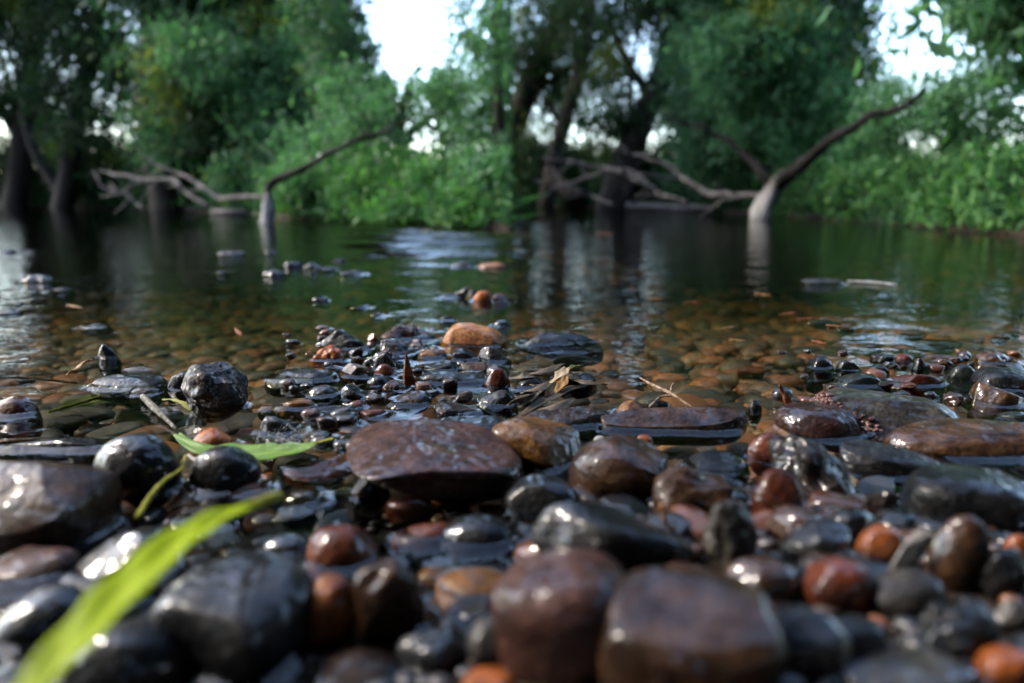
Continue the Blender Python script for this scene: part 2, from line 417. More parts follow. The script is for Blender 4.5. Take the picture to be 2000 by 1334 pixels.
SEED = [100]
def stone(cx, cy, w, h, mat, label, kind='round', mode='b', dr=0.8, rot=0, z0=None, name='river_stone', cat='stone', group=None, parent=None, pz=0.0):
    SEED[0] += 7
    if cy > 850 and mode == 'b' and w > 40: k_ = 1.16 if cx > 1000 and cy > 930 else 1.09; w *= k_; h *= k_
    zb = -0.012 if z0 is None else z0
    if z0 is None and mode == 'b':
        for _ in range(3):
            q = at_z(cx, cy + h * .3, zb)[0]; zb = max(-0.012, float(ground_z(np.array([q[0]]), np.array([q[1]]))[0]) - 0.004)
    if mode == 'w':
        h *= 0.86
        if cy < 640: h *= 0.55; cy += h * .4
        P, t = at_z(cx, cy + h * 0.42, 0.0); s = t / F
        a = w / 2 * s; b = dr * a; d = ray(cx, cy); sp = -d[2] / np.linalg.norm(d)
        S = 0.92 * h * s; b = min(b, 0.8 * S / max(sp, .05)) if b * sp > 0.8 * S else b
        c = math.sqrt(max(S * S - (b * sp) ** 2, (0.3 * S) ** 2)) / math.sqrt(1 - sp * sp)
        c = max(c, 0.16 * a) * 1.55; P = P + np.array([0, 0, -0.36 * c])
    else:
        zc = zb
        for _ in range(8):
            P, t = at_z(cx, cy, zc); s = t / F
            a = w / 2 * s; b = dr * a; d = ray(cx, cy); sp = -d[2] / np.linalg.norm(d)
            S = h / 2 * s
            if b * sp > 0.82 * S: b = 0.82 * S / sp
            c = math.sqrt(max(S * S - (b * sp) ** 2, (0.3 * S) ** 2)) / math.sqrt(1 - sp * sp)
            zc = zb + 0.78 * c + pz
    lv = 6 if w > 190 else (5 if w > 45 else 4)
    v, f = stone_shape(kind, SEED[0], lv)
    ca, sa = math.cos(math.radians(rot)), math.sin(math.radians(rot))
    a2, c2 = a, c
    if rot:      # keep the outline's box near w x h for a tilted stone
        k1 = math.hypot(a * ca, c * sa) / a; k2 = math.hypot(a * sa, c * ca) / c
        if abs(rot) < 50: a2, c2 = a / k1, c / max(k2, 0.6) if k2 < 1.4 else c * 0.75
    v = v * np.array([a2, b, c2])
    v = v @ np.array([[ca, 0, -sa], [0, 1, 0], [sa, 0, ca]])
    o = mesh_obj(name, v, f, SM[mat])
    o.location = P
    tag(o, label, cat, group)
    wv = v + P
    waterline(wv, P[:2]); FOOT.append((P[0], P[1], a, b))
    return o

exec_list = []
S = stone
# --- left half: stones breaking the water far out
GF = 'small stones breaking the water in mid stream'
S(15, 488, 42, 14, 'slate', 'small wet stone, one of a pair upstream of the two-humped stone', mode='w', group=GF)
S(60, 490, 32, 11, 'slate', 'small wet stone, one of a pair upstream of the two-humped stone', mode='w', group=GF)
S(72, 538, 72, 34, 'slate', 'dark two-humped stone standing out of shallow water with shiny top', 'lump', 'w')
S(122, 562, 46, 20, 'slate', 'low shiny pebble beside the dark two-humped stone', mode='w')
S(22, 603, 46, 18, 'slate', 'low oval pebble shining like metal upstream of the pointed black pebble', mode='w')
S(34, 591, 24, 9, 'slate', 'tiny round pebble just behind the low oval shining pebble', mode='w')
S(190, 632, 56, 20, 'slate', 'lone smooth pebble with a bright top in the shallows', mode='w')
S(216, 686, 44, 34, 'black', 'small black pointed pebble poking out of the shallows', 'ang', 'w')
S(452, 489, 62, 22, 'grey', 'pale low stone in mid stream out towards the whitish stump', mode='w')
S(527, 490, 32, 14, 'grey', 'small pale stone beside the pale low one in mid stream', mode='w')
S(433, 530, 28, 14, 'slate', 'tiny dark pebble alone in mid stream', mode='w')
for i, (x, y, ww, hh) in enumerate([(538, 527, 52, 30), (572, 512, 46, 26), (612, 514, 52, 30), (640, 522, 40, 20), (690, 528, 60, 20), (660, 505, 30, 14)]):
    S(x, y, ww, hh, ['slate', 'black', 'slate', 'slate', 'slate', 'black'][i], 'dark wet stone in the mid-stream cluster of six', 'lump', 'w', group='dark stones clustered in mid stream')
S(628, 580, 38, 20, 'black', 'small black pebble with a sky-blue shine, out beyond the maroon boulder', 'lump', 'w')
S(700, 596, 40, 13, 'slate', 'flat shining pebble barely above water beyond the maroon boulder', mode='w')
S(737, 611, 28, 14, 'slate', 'small shiny pebble touching the far side of the maroon boulder', mode='w')
# --- left half: middle shallows
S(252, 742, 142, 30, 'black', 'black flat disc-shaped stone ringed by a bright water rim', 'flat', 'w', dr=0.7, rot=3)
S(286, 762, 62, 20, 'dbrown', 'low brown pebble touching the black disc-shaped stone', mode='w')
S(354, 757, 74, 58, 'slate', 'rough grey stone leaning on the knobbly dark brown one', 'ang', 'b', dr=.7, rot=-35)
S(424, 768, 126, 122, 'dbrown', 'knobbly dark brown stone with a yellow leaf strip at its foot', 'lump', 'b', dr=.85)
S(418, 855, 92, 42, 'orange', 'rounded orange-brown pebble below the knobbly dark brown stone', 'round', 'w')
S(30, 793, 92, 44, 'red', 'red-brown stone with bright waterline behind the long low slab', 'round', 'w', rot=-6)
S(125, 866, 265, 20, 'slate', 'long low slab just breaking the surface with a bright edge', 'slab', 'w', dr=.22, rot=-3)
S(578, 791, 82, 22, 'ochre', 'flat ochre chip lying in shallow water', 'slab', 'w', dr=.4, rot=-3)
S(546, 828, 92, 44, 'black', 'black wet pebble between the ochre chip and the green leaf', 'lump', 'w')
S(640, 690, 66, 36, 'orange', 'bright orange lumpy stone beside the grey gravelly stone', 'lump', 'w')
S(680, 661, 100, 46, 'slate', 'gravelly dark grey stone behind the bright orange lump', 'lump', 'w')
S(728, 659, 22, 18, 'orange', 'tiny orange pebble squeezed beside the maroon boulder', 'round', 'w')
S(797, 636, 122, 62, 'maroon', 'dark maroon boulder with violet shine at the edge of the gravel', 'lump', 'w', dr=.75)
S(924, 655, 132, 52, 'tan', 'long tan-orange stone beside the maroon boulder', 'flat', 'w', dr=.6, rot=5)
S(772, 676, 74, 34, 'grey', 'pinkish grey wedge in front of the maroon boulder', 'ang', 'w')
S(801, 714, 58, 64, 'orange', 'sharp orange pyramid-shaped stone standing on the gravel', 'pyr', 'w', dr=.8)
S(890, 747, 142, 48, 'green', 'smooth black-green oval stone with white shine', 'flat', 'b', dr=.55, rot=3)
S(800, 790, 92, 54, 'dbrown', 'dark brown wet pebble in front of the orange pyramid', 'round', 'b', rot=-18)
S(893, 797, 102, 28, 'dbrown', 'thin dark brown slab under the black-green oval stone', 'slab', 'w', rot=4)
S(972, 776, 82, 38, 'black', 'black oval stone beside the end of the black-green oval one', 'flat', 'w', rot=-5)
S(972, 737, 54, 44, 'red', 'red-brown stone behind the black oval stone', 'round', 'w')
S(928, 838, 140, 56, 'green', 'mossy dark stone tucked behind the big flat maroon slab', 'flat', 'b', dr=.6)
S(942, 570, 44, 46, 'orange', 'upright rust-orange stone in the small pile out in the water', 'round', 'w')
S(912, 562, 62, 44, 'grey', 'grey stone behind the upright rust-orange one', 'lump', 'w')
S(876, 573, 40, 20, 'slate', 'low grey stone at the tip of the small pile out in the water', 'round', 'w')
S(974, 574, 48, 34, 'red', 'reddish stone touching the upright rust-orange one', 'round', 'w')
S(962, 513, 58, 20, 'tan', 'low tan stone out beyond the small pile', 'flat', 'w')
S(905, 512, 46, 16, 'grey', 'low grey stone beside the tan one out beyond the pile', 'flat', 'w')
S(588, 729, 134, 26, 'slate', 'broad grey flat stone awash below the bright orange lump', 'flat', 'w', dr=.7)
S(632, 762, 72, 26, 'black', 'black pebble ringed by water below the broad awash stone', 'round', 'w')
S(694, 766, 62, 30, 'black', 'black striped pebble with a curved water ring', 'ang', 'w', rot=12)
S(697, 787, 40, 14, 'red', 'tiny red-brown pebble inside the curved water ring', 'round', 'w')
S(692, 722, 66, 32, 'brown', 'brown wedge between the bright orange lump and black stones', 'ang', 'w')
S(742, 703, 74, 42, 'black', 'shiny black stone between the grey wedge and the orange pyramid', 'lump', 'w')
S(752, 722, 44, 28, 'red', 'dark red pebble at the foot of the orange pyramid', 'round', 'w')
S(742, 742, 58, 26, 'slate', 'dark slate pebble below the dark red one', 'round', 'w')
S(906, 692, 64, 28, 'slate', 'slate pebble below the long tan stone', 'ang', 'w')
S(962, 692, 72, 34, 'slate', 'ribbed slate stone in front of the end of the tan stone', 'ang', 'w', rot=15)
S(862, 714, 70, 22, 'slate', 'low slate chip between the orange pyramid and the brown chip', 'flat', 'w')
S(925, 718, 66, 24, 'brown', 'brown chip above the black-green oval stone', 'slab', 'w')
S(845, 690, 60, 20, 'ochre', 'ochre brown chip in front of the maroon boulder', 'flat', 'w')
S(770, 752, 46, 22, 'maroon', 'small maroon chip awash between the orange pyramid and dark pebble', 'flat', 'w')
S(980, 626, 36, 24, 'slate', 'blue-grey pebble behind the far end of the tan stone', 'round', 'w')
S(874, 617, 32, 20, 'slate', 'round blue-grey pebble behind the gap between maroon and tan stones', 'round', 'w')
S(730, 806, 60, 18, 'red', 'rust-red flat chip at the back of the flat maroon slab', 'flat', 'w')
S(820, 826, 60, 22, 'red', 'dark red chip between brown pebble and mossy stone', 'flat', 'w')
# --- left half: foreground
S(850, 892, 318, 140, 'maroon', 'large flat maroon slab with grey top and shiny pitted rim', 'flat', 'b', dr=1.0, rot=6, z0=0.0)
S(270, 926, 146, 146, 'black', 'black egg-shaped stone with one lit edge beside the bent stem', 'round', 'b', rot=-30)
S(440, 932, 124, 112, 'black', 'rounded black stone under the floating green leaf', 'round', 'b')
S(486, 968, 84, 52, 'red', 'dull red pebble behind the near leaf tip', 'round', 'b')
S(74, 1000, 250, 190, 'brown', 'large grey-brown stone with water film on top', 'flat', 'b', dr=.9)
S(222, 1010, 80, 56, 'tan', 'small pale pinkish pebble beside the large grey-brown stone', 'round', 'b')
S(56, 1125, 170, 96, 'maroon', 'dark maroon stone under the large grey-brown one', 'flat', 'b', rot=-8)
S(70, 1225, 176, 130, 'slate', 'dark slate stone with a pale streak behind the near leaf', 'round', 'b', rot=-32)
S(30, 1345, 160, 90, 'slate', 'blue-shining stone at the foot of the near leaf', 'flat', 'b')
S(238, 1105, 176, 120, 'slate', 'speckled slate stone under the middle of the near leaf', 'round', 'b', rot=-28)
S(470, 1215, 270, 230, 'slate', 'big blue-grey boulder below the near leaf', 'flat', 'b', dr=1.0)
S(250, 1300, 220, 170, 'black', 'black stone standing in for the dark gap beside the near leaf', 'round', 'b')  # black filler for a shadowed gap among the stones
S(612, 925, 136, 48, 'red', 'rust and lilac slab beside the flat maroon one', 'slab', 'b', rot=5)
S(594, 984, 66, 48, 'dbrown', 'dark pebble in the water between leaf tip and red stones', 'round', 'b')
S(724, 968, 70, 74, 'dbrown', 'dark wedge with one bright wet facet below the maroon slab', 'ang', 'b', rot=35)
S(668, 1085, 132, 112, 'red', 'glossy red-brown stone behind the tall orange oval one', 'round', 'b')
S(800, 998, 86, 62, 'red', 'glossy red-brown pebble tucked under the flat maroon slab', 'round', 'b')
S(826, 1056, 112, 72, 'red', 'dark red oval pebble below another glossy red one', 'round', 'b', rot=-15)
S(638, 1212, 112, 156, 'orange', 'tall orange-brown oval stone leaning on the mottled brown one', 'round', 'b', rot=14)
S(756, 1190, 148, 190, 'brown', 'mottled brown stone standing beside the tall orange oval', 'lump', 'b', rot=14)
S(928, 1162, 150, 92, 'ochre', 'ochre-orange stone above the pinkish grey pebble', 'round', 'b')
S(962, 1262, 96, 92, 'grey', 'pinkish grey pebble below the ochre-orange stone', 'round', 'b')
S(955, 1336, 96, 60, 'orange', 'orange stone under the pinkish grey pebble', 'round', 'b')
S(852, 1130, 76, 44, 'ochre', 'small ochre pebble touching the ochre-orange stone', 'round', 'b')
S(930, 1055, 130, 90, 'black', 'black stone in the gap under the flat maroon slab', 'round', 'b')
S(850, 1280, 150, 110, 'black', 'black stone between mottled brown and pinkish grey ones', 'lump', 'b')
S(700, 1320, 150, 90, 'dbrown', 'dark brown stone below the mottled one', 'round', 'b')
S(560, 1080, 90, 70, 'black', 'black pebble between blue-grey boulder and glossy red stone', 'round', 'b')
# --- right half: shallows
S(1096, 658, 168, 27, 'slate', 'dark ridged slate rock with bright waterline standing alone in the stream', 'ang', 'w', dr=.5, rot=6)
S(1607, 543, 86, 26, 'grey', 'grey rounded stone out in calm water beside a pale stick', 'flat', 'w')
S(1600, 706, 62, 30, 'black', 'black pointed pebble at the outer end of the gravel behind the conglomerate', 'ang', 'w', rot=-12)
S(1655, 713, 46, 24, 'black', 'small black pebble next to the pointed one', 'ang', 'w')
S(1714, 718, 44, 16, 'black', 'low black pebble ringed by bright water', 'round', 'w')
S(1676, 741, 92, 28, 'green', 'flat olive-black stone awash behind the conglomerate slab', 'flat', 'w')
S(1720, 696, 38, 14, 'dbrown', 'small brown pebble in a bright water film', 'flat', 'w')
S(1764, 697, 38, 15, 'red', 'small red flat pebble in the same bright water film', 'flat', 'w')
S(1790, 712, 46, 32, 'black', 'black knobbly pebble above the dark red slab', 'lump', 'w')
S(1788, 741, 126, 32, 'red', 'dark red flat slab ringed by bright water', 'slab', 'w', dr=.4, rot=5)
S(1944, 697, 92, 28, 'brown', 'low brown stone behind the flat grey-topped stone', 'lump', 'w')
S(1880, 727, 54, 36, 'green', 'dark green-black pebble touching the flat grey-topped stone', 'round', 'w')
S(1958, 738, 116, 46, 'slate', 'flat grey-topped stone above the brown wedge', 'flat', 'w', rot=3)
S(1944, 772, 110, 40, 'brown', 'brown wedge below the flat grey-topped stone', 'ang', 'w', rot=14)
S(1893, 777, 36, 12, 'dbrown', 'tiny brown pebble alone in green water', 'flat', 'w')
S(1982, 812, 62, 20, 'green', 'low dark pebble ringed by water behind the broad brown boulder', 'flat', 'w')
S(1286, 790, 52, 22, 'black', 'black pebble under the pale forked twig', 'round', 'w')
S(1475, 790, 26, 20, 'slate', 'tiny round pebble perched by the long brown stone', 'round', 'w')
S(1240, 793, 76, 30, 'ochre', 'angular ochre pebble behind the long brown stone', 'ang', 'w')
S(1120, 812, 190, 40, 'dbrown', 'brown slab level with the water behind the ochre boulder', 'slab', 'w', dr=.5)
S(1034, 745, 62, 26, 'black', 'black pebble under the drift of dead leaves', 'round', 'w')
S(1128, 738, 80, 22, 'black', 'black flat stone holding the drift of dead leaves', 'flat', 'w')
S(1466, 728, 52, 26, 'orange', 'round rust-orange pebble just under the surface', 'flat', 'b', z0=-.036)
# --- right half: foreground
S(1044, 880, 176, 112, 'ochre', 'ochre boulder beside the flat maroon slab', 'flat', 'b', rot=10)
S(1318, 832, 292, 76, 'brown', 'long flat brown stone with a bright wet front edge', 'slab', 'b', dr=.35)
S(1210, 926, 182, 138, 'brown', 'round bronze-brown stone with a broad sheen behind the black block', 'round', 'b')
S(1356, 975, 146, 112, 'brown', 'brown stone with a thin orange root hanging beside it', 'lump', 'b')
S(1200, 1064, 272, 132, 'black', 'black block-shaped stone with a blue sheen', 'slab', 'b', dr=.55, rot=14)
S(1098, 1205, 240, 210, 'maroon', 'large dull maroon stone below the black block', 'flat', 'b', dr=.9)
S(1340, 1250, 306, 220, 'brown', 'big grey-brown stone with broad hazy highlights', 'flat', 'b', dr=.85)
S(1426, 1050, 94, 130, 'grey', 'mottled light grey upright stone', 'lump', 'b', rot=-8)
S(1484, 1140, 130, 92, 'brown', 'dull brown stone in front of the mottled upright one', 'round', 'b')
S(1516, 985, 88, 114, 'red', 'smooth dark red upright egg-shaped stone', 'round', 'b')
S(1502, 890, 78, 84, 'red', 'rust-brown stone above the dark red egg', 'round', 'b')
S(1590, 928, 120, 150, 'dbrown', 'long dark brown stone leaning over the dark red egg', 'lump', 'b', dr=1.3, rot=-38)
S(1604, 832, 176, 98, 'maroon', 'violet-brown stone in front of the conglomerate slab', 'round', 'b', rot=10)
S(1884, 868, 300, 92, 'brown', 'broad rounded brown boulder beside the conglomerate slab', 'flat', 'b', dr=.5, rot=-5)
S(1750, 915, 206, 84, 'slate', 'oblong slate stone with a bright upper edge', 'flat', 'b', dr=.5, rot=14)
S(1722, 1005, 66, 84, 'dbrown', 'dark pitted stone below the oblong slate one', 'lump', 'b', rot=-18)
S(1594, 1062, 116, 78, 'black', 'black stone with one bright highlight below the leaning stone', 'round', 'b', rot=-22)
S(1636, 1150, 116, 104, 'red', 'glossy brick-red round stone', 'round', 'b')
S(1720, 1082, 82, 96, 'orange', 'orange-tan upright stone behind the white chip', 'round', 'b')
S(1768, 1168, 130, 92, 'grey', 'dark grey egg-shaped stone below the white chip', 'round', 'b', rot=-12)
S(1870, 1092, 96, 146, 'brown', 'dark upright stone with a long grey highlight', 'round', 'b', rot=12)
S(1962, 1130, 84, 112, 'slate', 'slate stone beside the small bright orange one', 'lump', 'b')
S(1988, 1078, 44, 60, 'orange', 'small bright orange stone behind the slate one', 'round', 'b')
S(1978, 1216, 70, 80, 'grey', 'small grey stone above the dull orange one', 'lump', 'b')
S(1966, 1308, 100, 76, 'orange', 'dull orange stone below the small grey one', 'round', 'b')
S(1770, 1322, 240, 90, 'grey', 'broad low grey stone below the black ones', 'flat', 'b')
S(1890, 985, 200, 120, 'black', 'black stone standing in for the shaded underside of the broad brown boulder', 'flat', 'b')  # black colour stands in for shade under the brown boulder
S(1560, 1260, 170, 130, 'black', 'black stone between the big grey-brown and brick-red ones', 'round', 'b')
S(1660, 1255, 120, 90, 'black', 'black pebble under the brick-red round stone', 'round', 'b')
S(1860, 1240, 140, 110, 'black', 'black stone under the dark grey egg', 'lump', 'b')
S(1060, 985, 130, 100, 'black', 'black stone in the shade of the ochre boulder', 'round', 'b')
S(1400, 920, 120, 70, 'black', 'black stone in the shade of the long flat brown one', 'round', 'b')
S(1665, 1040, 80, 80, 'black', 'black pebble between the leaning stone and the dark pitted one', 'round', 'b')
S(1258, 862, 34, 26, 'orange', 'tiny glossy orange pebble under the long flat brown stone', 'round', 'b', pz=0.012)
S(1172, 862, 26, 22, 'pale', 'tiny white pebble behind the round bronze-brown stone', 'round', 'b', pz=0.01)

# the conglomerate slab: grey body with a pebbly pink vein along its left edge
slab = empty('conglomerate_slab')
tag(slab, 'grey slab of conglomerate rock with a pebbly pink vein along its edge', 'stone')
sb = S(1718, 808, 280, 116, 'grey', None, 'ang', 'b', dr=.8, rot=10, name='slab_body', cat=None)
slab.location = sb.location.copy(); sb.location = (0, 0, 0); sb.parent = slab
vv, ff = [], []; base = 0
sv = np.array([v.co[:] for v in sb.data.vertices]); sw = sv + np.array(slab.location); rel = sw - np.array([0, 0, H])
dep = rel @ np.array([0, CT, -ST]); qx = 1000 + F * rel[:, 0] / dep; qy = 667 - F * (rel @ np.array([0, ST, CT])) / dep
face = (sv * -rel).sum(1) > 0
tt_ = np.clip((qx - 1598) / 118, 0, 1); lane = np.abs(qy - (768 + tt_ * 88 + 9 * np.sin(tt_ * 6)))
ok = np.where(face & (lane < 15) & (qx > 1580) & (qx < 1722))[0]
for i in range(260 if len(ok) else 0):
    j = int(rng.choice(ok)); n, f = ico(2); r = random.uniform(2.0, 6.0) * dep[j] / F
    vv.append((n * (1 + .2 * sinnoise(n, 3, i))[:, None]) * np.array([r * random.uniform(.8, 1.4), r, r * random.uniform(.6, 1.0)]) + sv[j] * .99 + rng.normal(size=3) * .0012); ff.append(f + base); base += len(n)
mesh_obj('pebbly_vein', np.concatenate(vv), np.concatenate(ff), SM['vein'], slab)

# white chip leaning among foreground stones
S(1772, 1085, 50, 92, 'pale', 'white pointed chip leaning against the orange-tan stone', 'ang', 'b', dr=.35, rot=28, pz=0.01, name='stone_chip')

# ------------------------------------------------------------------ small gravel between the stones (individuals)
lib = []
for k in range(14):
    v, f = stone_shape(['round', 'flat', 'ang', 'lump'][k % 4], 900 + k * 13, 4)
    v = v * np.array([1, rng.uniform(.65, .95), rng.uniform(.4, .65)])
    me = mesh_obj('pebble_source', v, f, grav_mat); bpy.data.objects.remove(me); lib.append(bpy.data.meshes['pebble_source'])
    lib[-1].name = 'pebble_%d' % k
def clear(x, y, r, k=0.8):
    return all(((x - X) / (A * k + r)) ** 2 + ((y - Y) / (B * k + r)) ** 2 > 1 for X, Y, A, B in FOOT)
placed = 0; tries = 0
zones = [((560, 640), (1000, 880), 52), ((1500, 690), (2000, 800), 30), ((0, 880), (1000, 1150), 40), ((1000, 850), (2000, 1150), 48)]
for (x0, y0), (x1, y1), n in zones:
    k = 0; tries = 0
    while k < n and tries < 6000:
        tries += 1
        px, py = random.uniform(x0, x1), random.uniform(y0, y1)
        p, t = at_z(px, py, 0.0 if y0 < 800 else 0.012)
        r = random.uniform(0.006, 0.013) if y0 < 800 else random.uniform(0.010, 0.022)
        if not clear(p[0], p[1], r * (.6 if y0 < 800 else .25)): continue
        o = bpy.data.objects.new('pebble', lib[random.randrange(14)]); COL.objects.link(o)
        o.location = (p[0], p[1], random.uniform(-0.002, 0.006) if y0 < 800 else max(-.012, float(ground_z(np.array([p[0]]), np.array([p[1]]))[0]) + r * random.uniform(-.1, .3))); o.scale = (r, r, r)
        o.rotation_euler = (random.uniform(-.3, .3), random.uniform(-.3, .3), random.uniform(0, 6.28))
        FOOT.append((p[0], p[1], r * .8, r * .8)); k += 1
        far = y0 < 800
        cn = colour(o, GRAV_COL, (5, 3, 5, 2, 4, 1.2)); big = r > (.0095 if far else .016)
        sz = ('plump ' if big else 'tiny ') + cn
        tag(o, (sz + ' pebble in the gravel spit beyond the maroon slab' if px < 1000 else sz + ' pebble in the gravel at the water edge behind the slab') if far else (sz + ' pebble in a gap near the green leaves' if px < 560 else sz + ' pebble in a gap under the maroon slab' if px < 1000 else sz + ' pebble in a gap between the dark cobbles'), 'pebble',
            'gravel pebbles at the water edge' if far else 'pebbles in gaps between foreground stones')
        wv = np.array([v.co[:] for v in o.data.vertices]) * r + np.array(o.location); waterline(wv, p[:2])

# ------------------------------------------------------------------ pebbles on the bed
lib2 = []
for k in range(12):
    v, f = stone_shape(['round', 'flat', 'flat', 'ang'][k % 4], 1900 + k * 13, 3)
    v = v * np.array([1, rng.uniform(.6, .95), rng.uniform(.28, .5)])
    lib2.append((v, f))
bedlib = []
for k, (v, f) in enumerate(lib2):
    o = mesh_obj('bedsrc', v, f, bed_ind); bedlib.append(o.data); bpy.data.objects.remove(o); bedlib[-1].name = 'bed_pebble_%d' % k
cand = []
for i in range(19000):
    Y = 0.50 * (4.6 / 0.50) ** (rng.random() ** 0.8); X = rng.uniform(-1, 1) * (0.30 + Y * .84)
    r = (0.0055 + 0.026 * rng.random() ** 3) * (1 + 0.25 * max(Y - 1, 0))
    cand.append((X, Y, r))
cand = np.array(cand); cz = ground_z(cand[:, 0], cand[:, 1])
score = cand[:, 2] / cand[:, 1]
order = np.argsort(-score)
nvis = 0; rest = []
for j in order:
    X, Y, r = cand[j]; z = cz[j]
    if nvis < 290 and clear(X, Y, r * .3, .7):
        o = bpy.data.objects.new('bed_pebble', bedlib[int(rng.integers(12))]); COL.objects.link(o)
        hgt = min(r * .35, -z * .5)
        o.location = (X, Y, min(z + r * .25, -0.008 - r * .3)); o.scale = (r, r, r)
        o.rotation_euler = (rng.uniform(-.25, .25), rng.uniform(-.25, .25), rng.uniform(0, 6.28)); nvis += 1
        cn = colour(o, BED_COL, (3, 3, 3, 3, 3, 2, 1)); big = 'broad flat ' if r > .018 else 'small '
        tag(o, big + cn + ' pebble under clear water ' + ('around the knobbly dark brown stone' if X / Y < -.28 else 'around the gravel spit' if X / Y < 0 else 'behind the long flat brown stone' if X / Y < .36 else 'off the gravel behind the conglomerate'), 'pebble', 'pebbles on the stream bed')
    else: rest.append(j)
vv, ff, base = [], [], 0
small = [(ico(2)[0] * (1 + .12 * sinnoise(ico(2)[0], 3, 50 + q))[:, None], ico(2)[1]) for q in range(8)]
for j in rest:
    X, Y, r = cand[j]
    v, f = small[j % 8]
    a = rng.uniform(0, 6.28); ca, sa = math.cos(a), math.sin(a)
    q = v * np.array([r, r * rng.uniform(.6, .95), r * rng.uniform(.3, .5)])
    q = np.stack([q[:, 0] * ca - q[:, 1] * sa, q[:, 0] * sa + q[:, 1] * ca, q[:, 2] + q[:, 0] * rng.uniform(-.25, .25)], 1)
    vv.append(q + np.array([X, Y, min(cz[j] + r * .2, -0.008 - r * .4)])); ff.append(f + base); base += len(v)
o = mesh_obj('bed_gravel', np.concatenate(vv), np.concatenate(ff), bed_mass)
tag(o, 'brown and rust gravel covering the stream bed under water', 'gravel', kind='stuff')

# ------------------------------------------------------------------ grit, fines and loose stones of the shore (beyond counting)
vv, ff, base = [], [], 0
for i in range(4400):
    inside = i < 2600
    if inside:
        Y = rng.uniform(.16, .62); X = rng.uniform(-1, 1) * (.06 + .78 * Y); r = .0025 + .006 * rng.random() ** 2
    else:
        Y = rng.uniform(-.9, .75); lim_ = .06 + .76 * max(Y, 0); X = rng.choice((-1, 1)) * (lim_ + rng.random() ** 1.4 * 1.6); r = .007 + .035 * rng.random() ** 2.5
        if Y < .10: X = rng.uniform(-1.8, 1.8)
        if Y < .14 and abs(X) < .3: r = min(r, .012)
    v, f = small[i % 8]; a = rng.uniform(0, 6.28); ca, sa = math.cos(a), math.sin(a)
    q = v * np.array([r, r * rng.uniform(.6, .95), r * rng.uniform(.4, .7)])
    q = np.stack([q[:, 0] * ca - q[:, 1] * sa, q[:, 0] * sa + q[:, 1] * ca, q[:, 2] + q[:, 0] * rng.uniform(-.3, .3)], 1)
    vv.append((q, X, Y, r)); ff.append(f + base); base += len(v)
zz = ground_z(np.array([t[1] for t in vv]), np.array([t[2] for t in vv]))
vv = [q + np.array([X, Y, z + r * .2]) for (q, X, Y, r), z in zip(vv, zz)]
o = mesh_obj('shore_grit', np.concatenate(vv), np.concatenate(ff), pebble_mat('shore_grit', True, GRAV_STOPS))
tag(o, 'dark grit and loose stones packed between the cobbles of the shore', 'grit', kind='stuff')

# ------------------------------------------------------------------ water surface with menisci, films over barely covered pebbles and a riffle
FILMS = [(1690, 647, 56, 12), (1650, 636, 40, 8), (1835, 662, 110, 14), (1700, 676, 44, 12), (1778, 650, 60, 7), (1952, 657, 34, 8), (1975, 646, 36, 8), (1760, 678, 36, 8),
         (1830, 697, 90, 9), (1905, 703, 40, 8), (1725, 574, 36, 9), (1610, 622, 70, 8), (1120, 690, 90, 10), (270, 722, 70, 8), (640, 720, 60, 16), (330, 800, 60, 24),
         (690, 840, 70, 10), (640, 800, 90, 10), (520, 800, 40, 10)]
fy = np.concatenate([np.linspace(0.02, 1.35, 400), np.geomspace(1.3557, 6, 180), np.geomspace(6.2, 60, 60)])
fu = np.linspace(-1, 1, 861)
U, V = np.meshgrid(fu, fy)
WX = U * (0.16 + 0.86 * V); WY = V.copy()
far = fy > 3; 
WX = np.where(V > 3, U * (2.74 + (V - 3) * 2.2), WX)
WZ = np.zeros_like(WX)
rows_y = fy
def add_bump(cx, cy, half, fn):
    j0, j1 = np.searchsorted(rows_y, [cy - half, cy + half])
    if j1 <= j0: return
    sl = slice(j0, j1); X = WX[sl]; Y = WY[sl]
    m = (np.abs(X - cx) < half)
    if not m.any(): return
    val = fn(X[m] - cx, Y[m] - cy)
    Z = WZ[sl]; Z[m] = np.maximum(Z[m], val)
for (cx, cy, rad) in WATERLINES:
    R = rad.max(); sz = min(1.0, R / 0.020)
    if cy > 4: continue
    A_, D_ = 0.0050 * (0.12 + .88 * sz ** 2), 0.0062 * (0.3 + .7 * sz)
    def fn(dx, dy):
        th = np.arctan2(dy, dx); k = (th + math.pi) / (2 * math.pi) * NB - .5
        r0 = np.interp(k, np.arange(NB), rad, period=NB)
        d = np.clip(np.hypot(dx, dy) - r0, 0, None)
        return A_ * np.exp(-d / D_)
    add_bump(cx, cy, R + 0.03, fn)
for (x, y, ww, hh) in FILMS:
    p, t = at_z(x, y, 0); a = ww / 2 * t / F; b = max(hh / 2 * t / F / (H / p[1]) * .5, 0.006)
    add_bump(p[0], p[1], max(a, b) * 2.4, lambda dx, dy: 0.0045 * np.exp(-((dx / a) ** 2 + (dy / b) ** 2) ** 1.3))
    q = bpy.data.objects.new('awash_pebble', lib[int(rng.integers(14))]); COL.objects.link(q)
    q.location = (p[0], p[1], -min(a, .02) * .5 - .001); q.scale = (a * .9, min(a, b * 1.5) * .9, min(a, .02) * .9)
    colour(q, GRAV_COL, (3, 3, 2, 3, 1, 0))
    tag(q, 'pebble barely covered by a shining film of water', 'pebble', 'pebbles awash just under the surface')
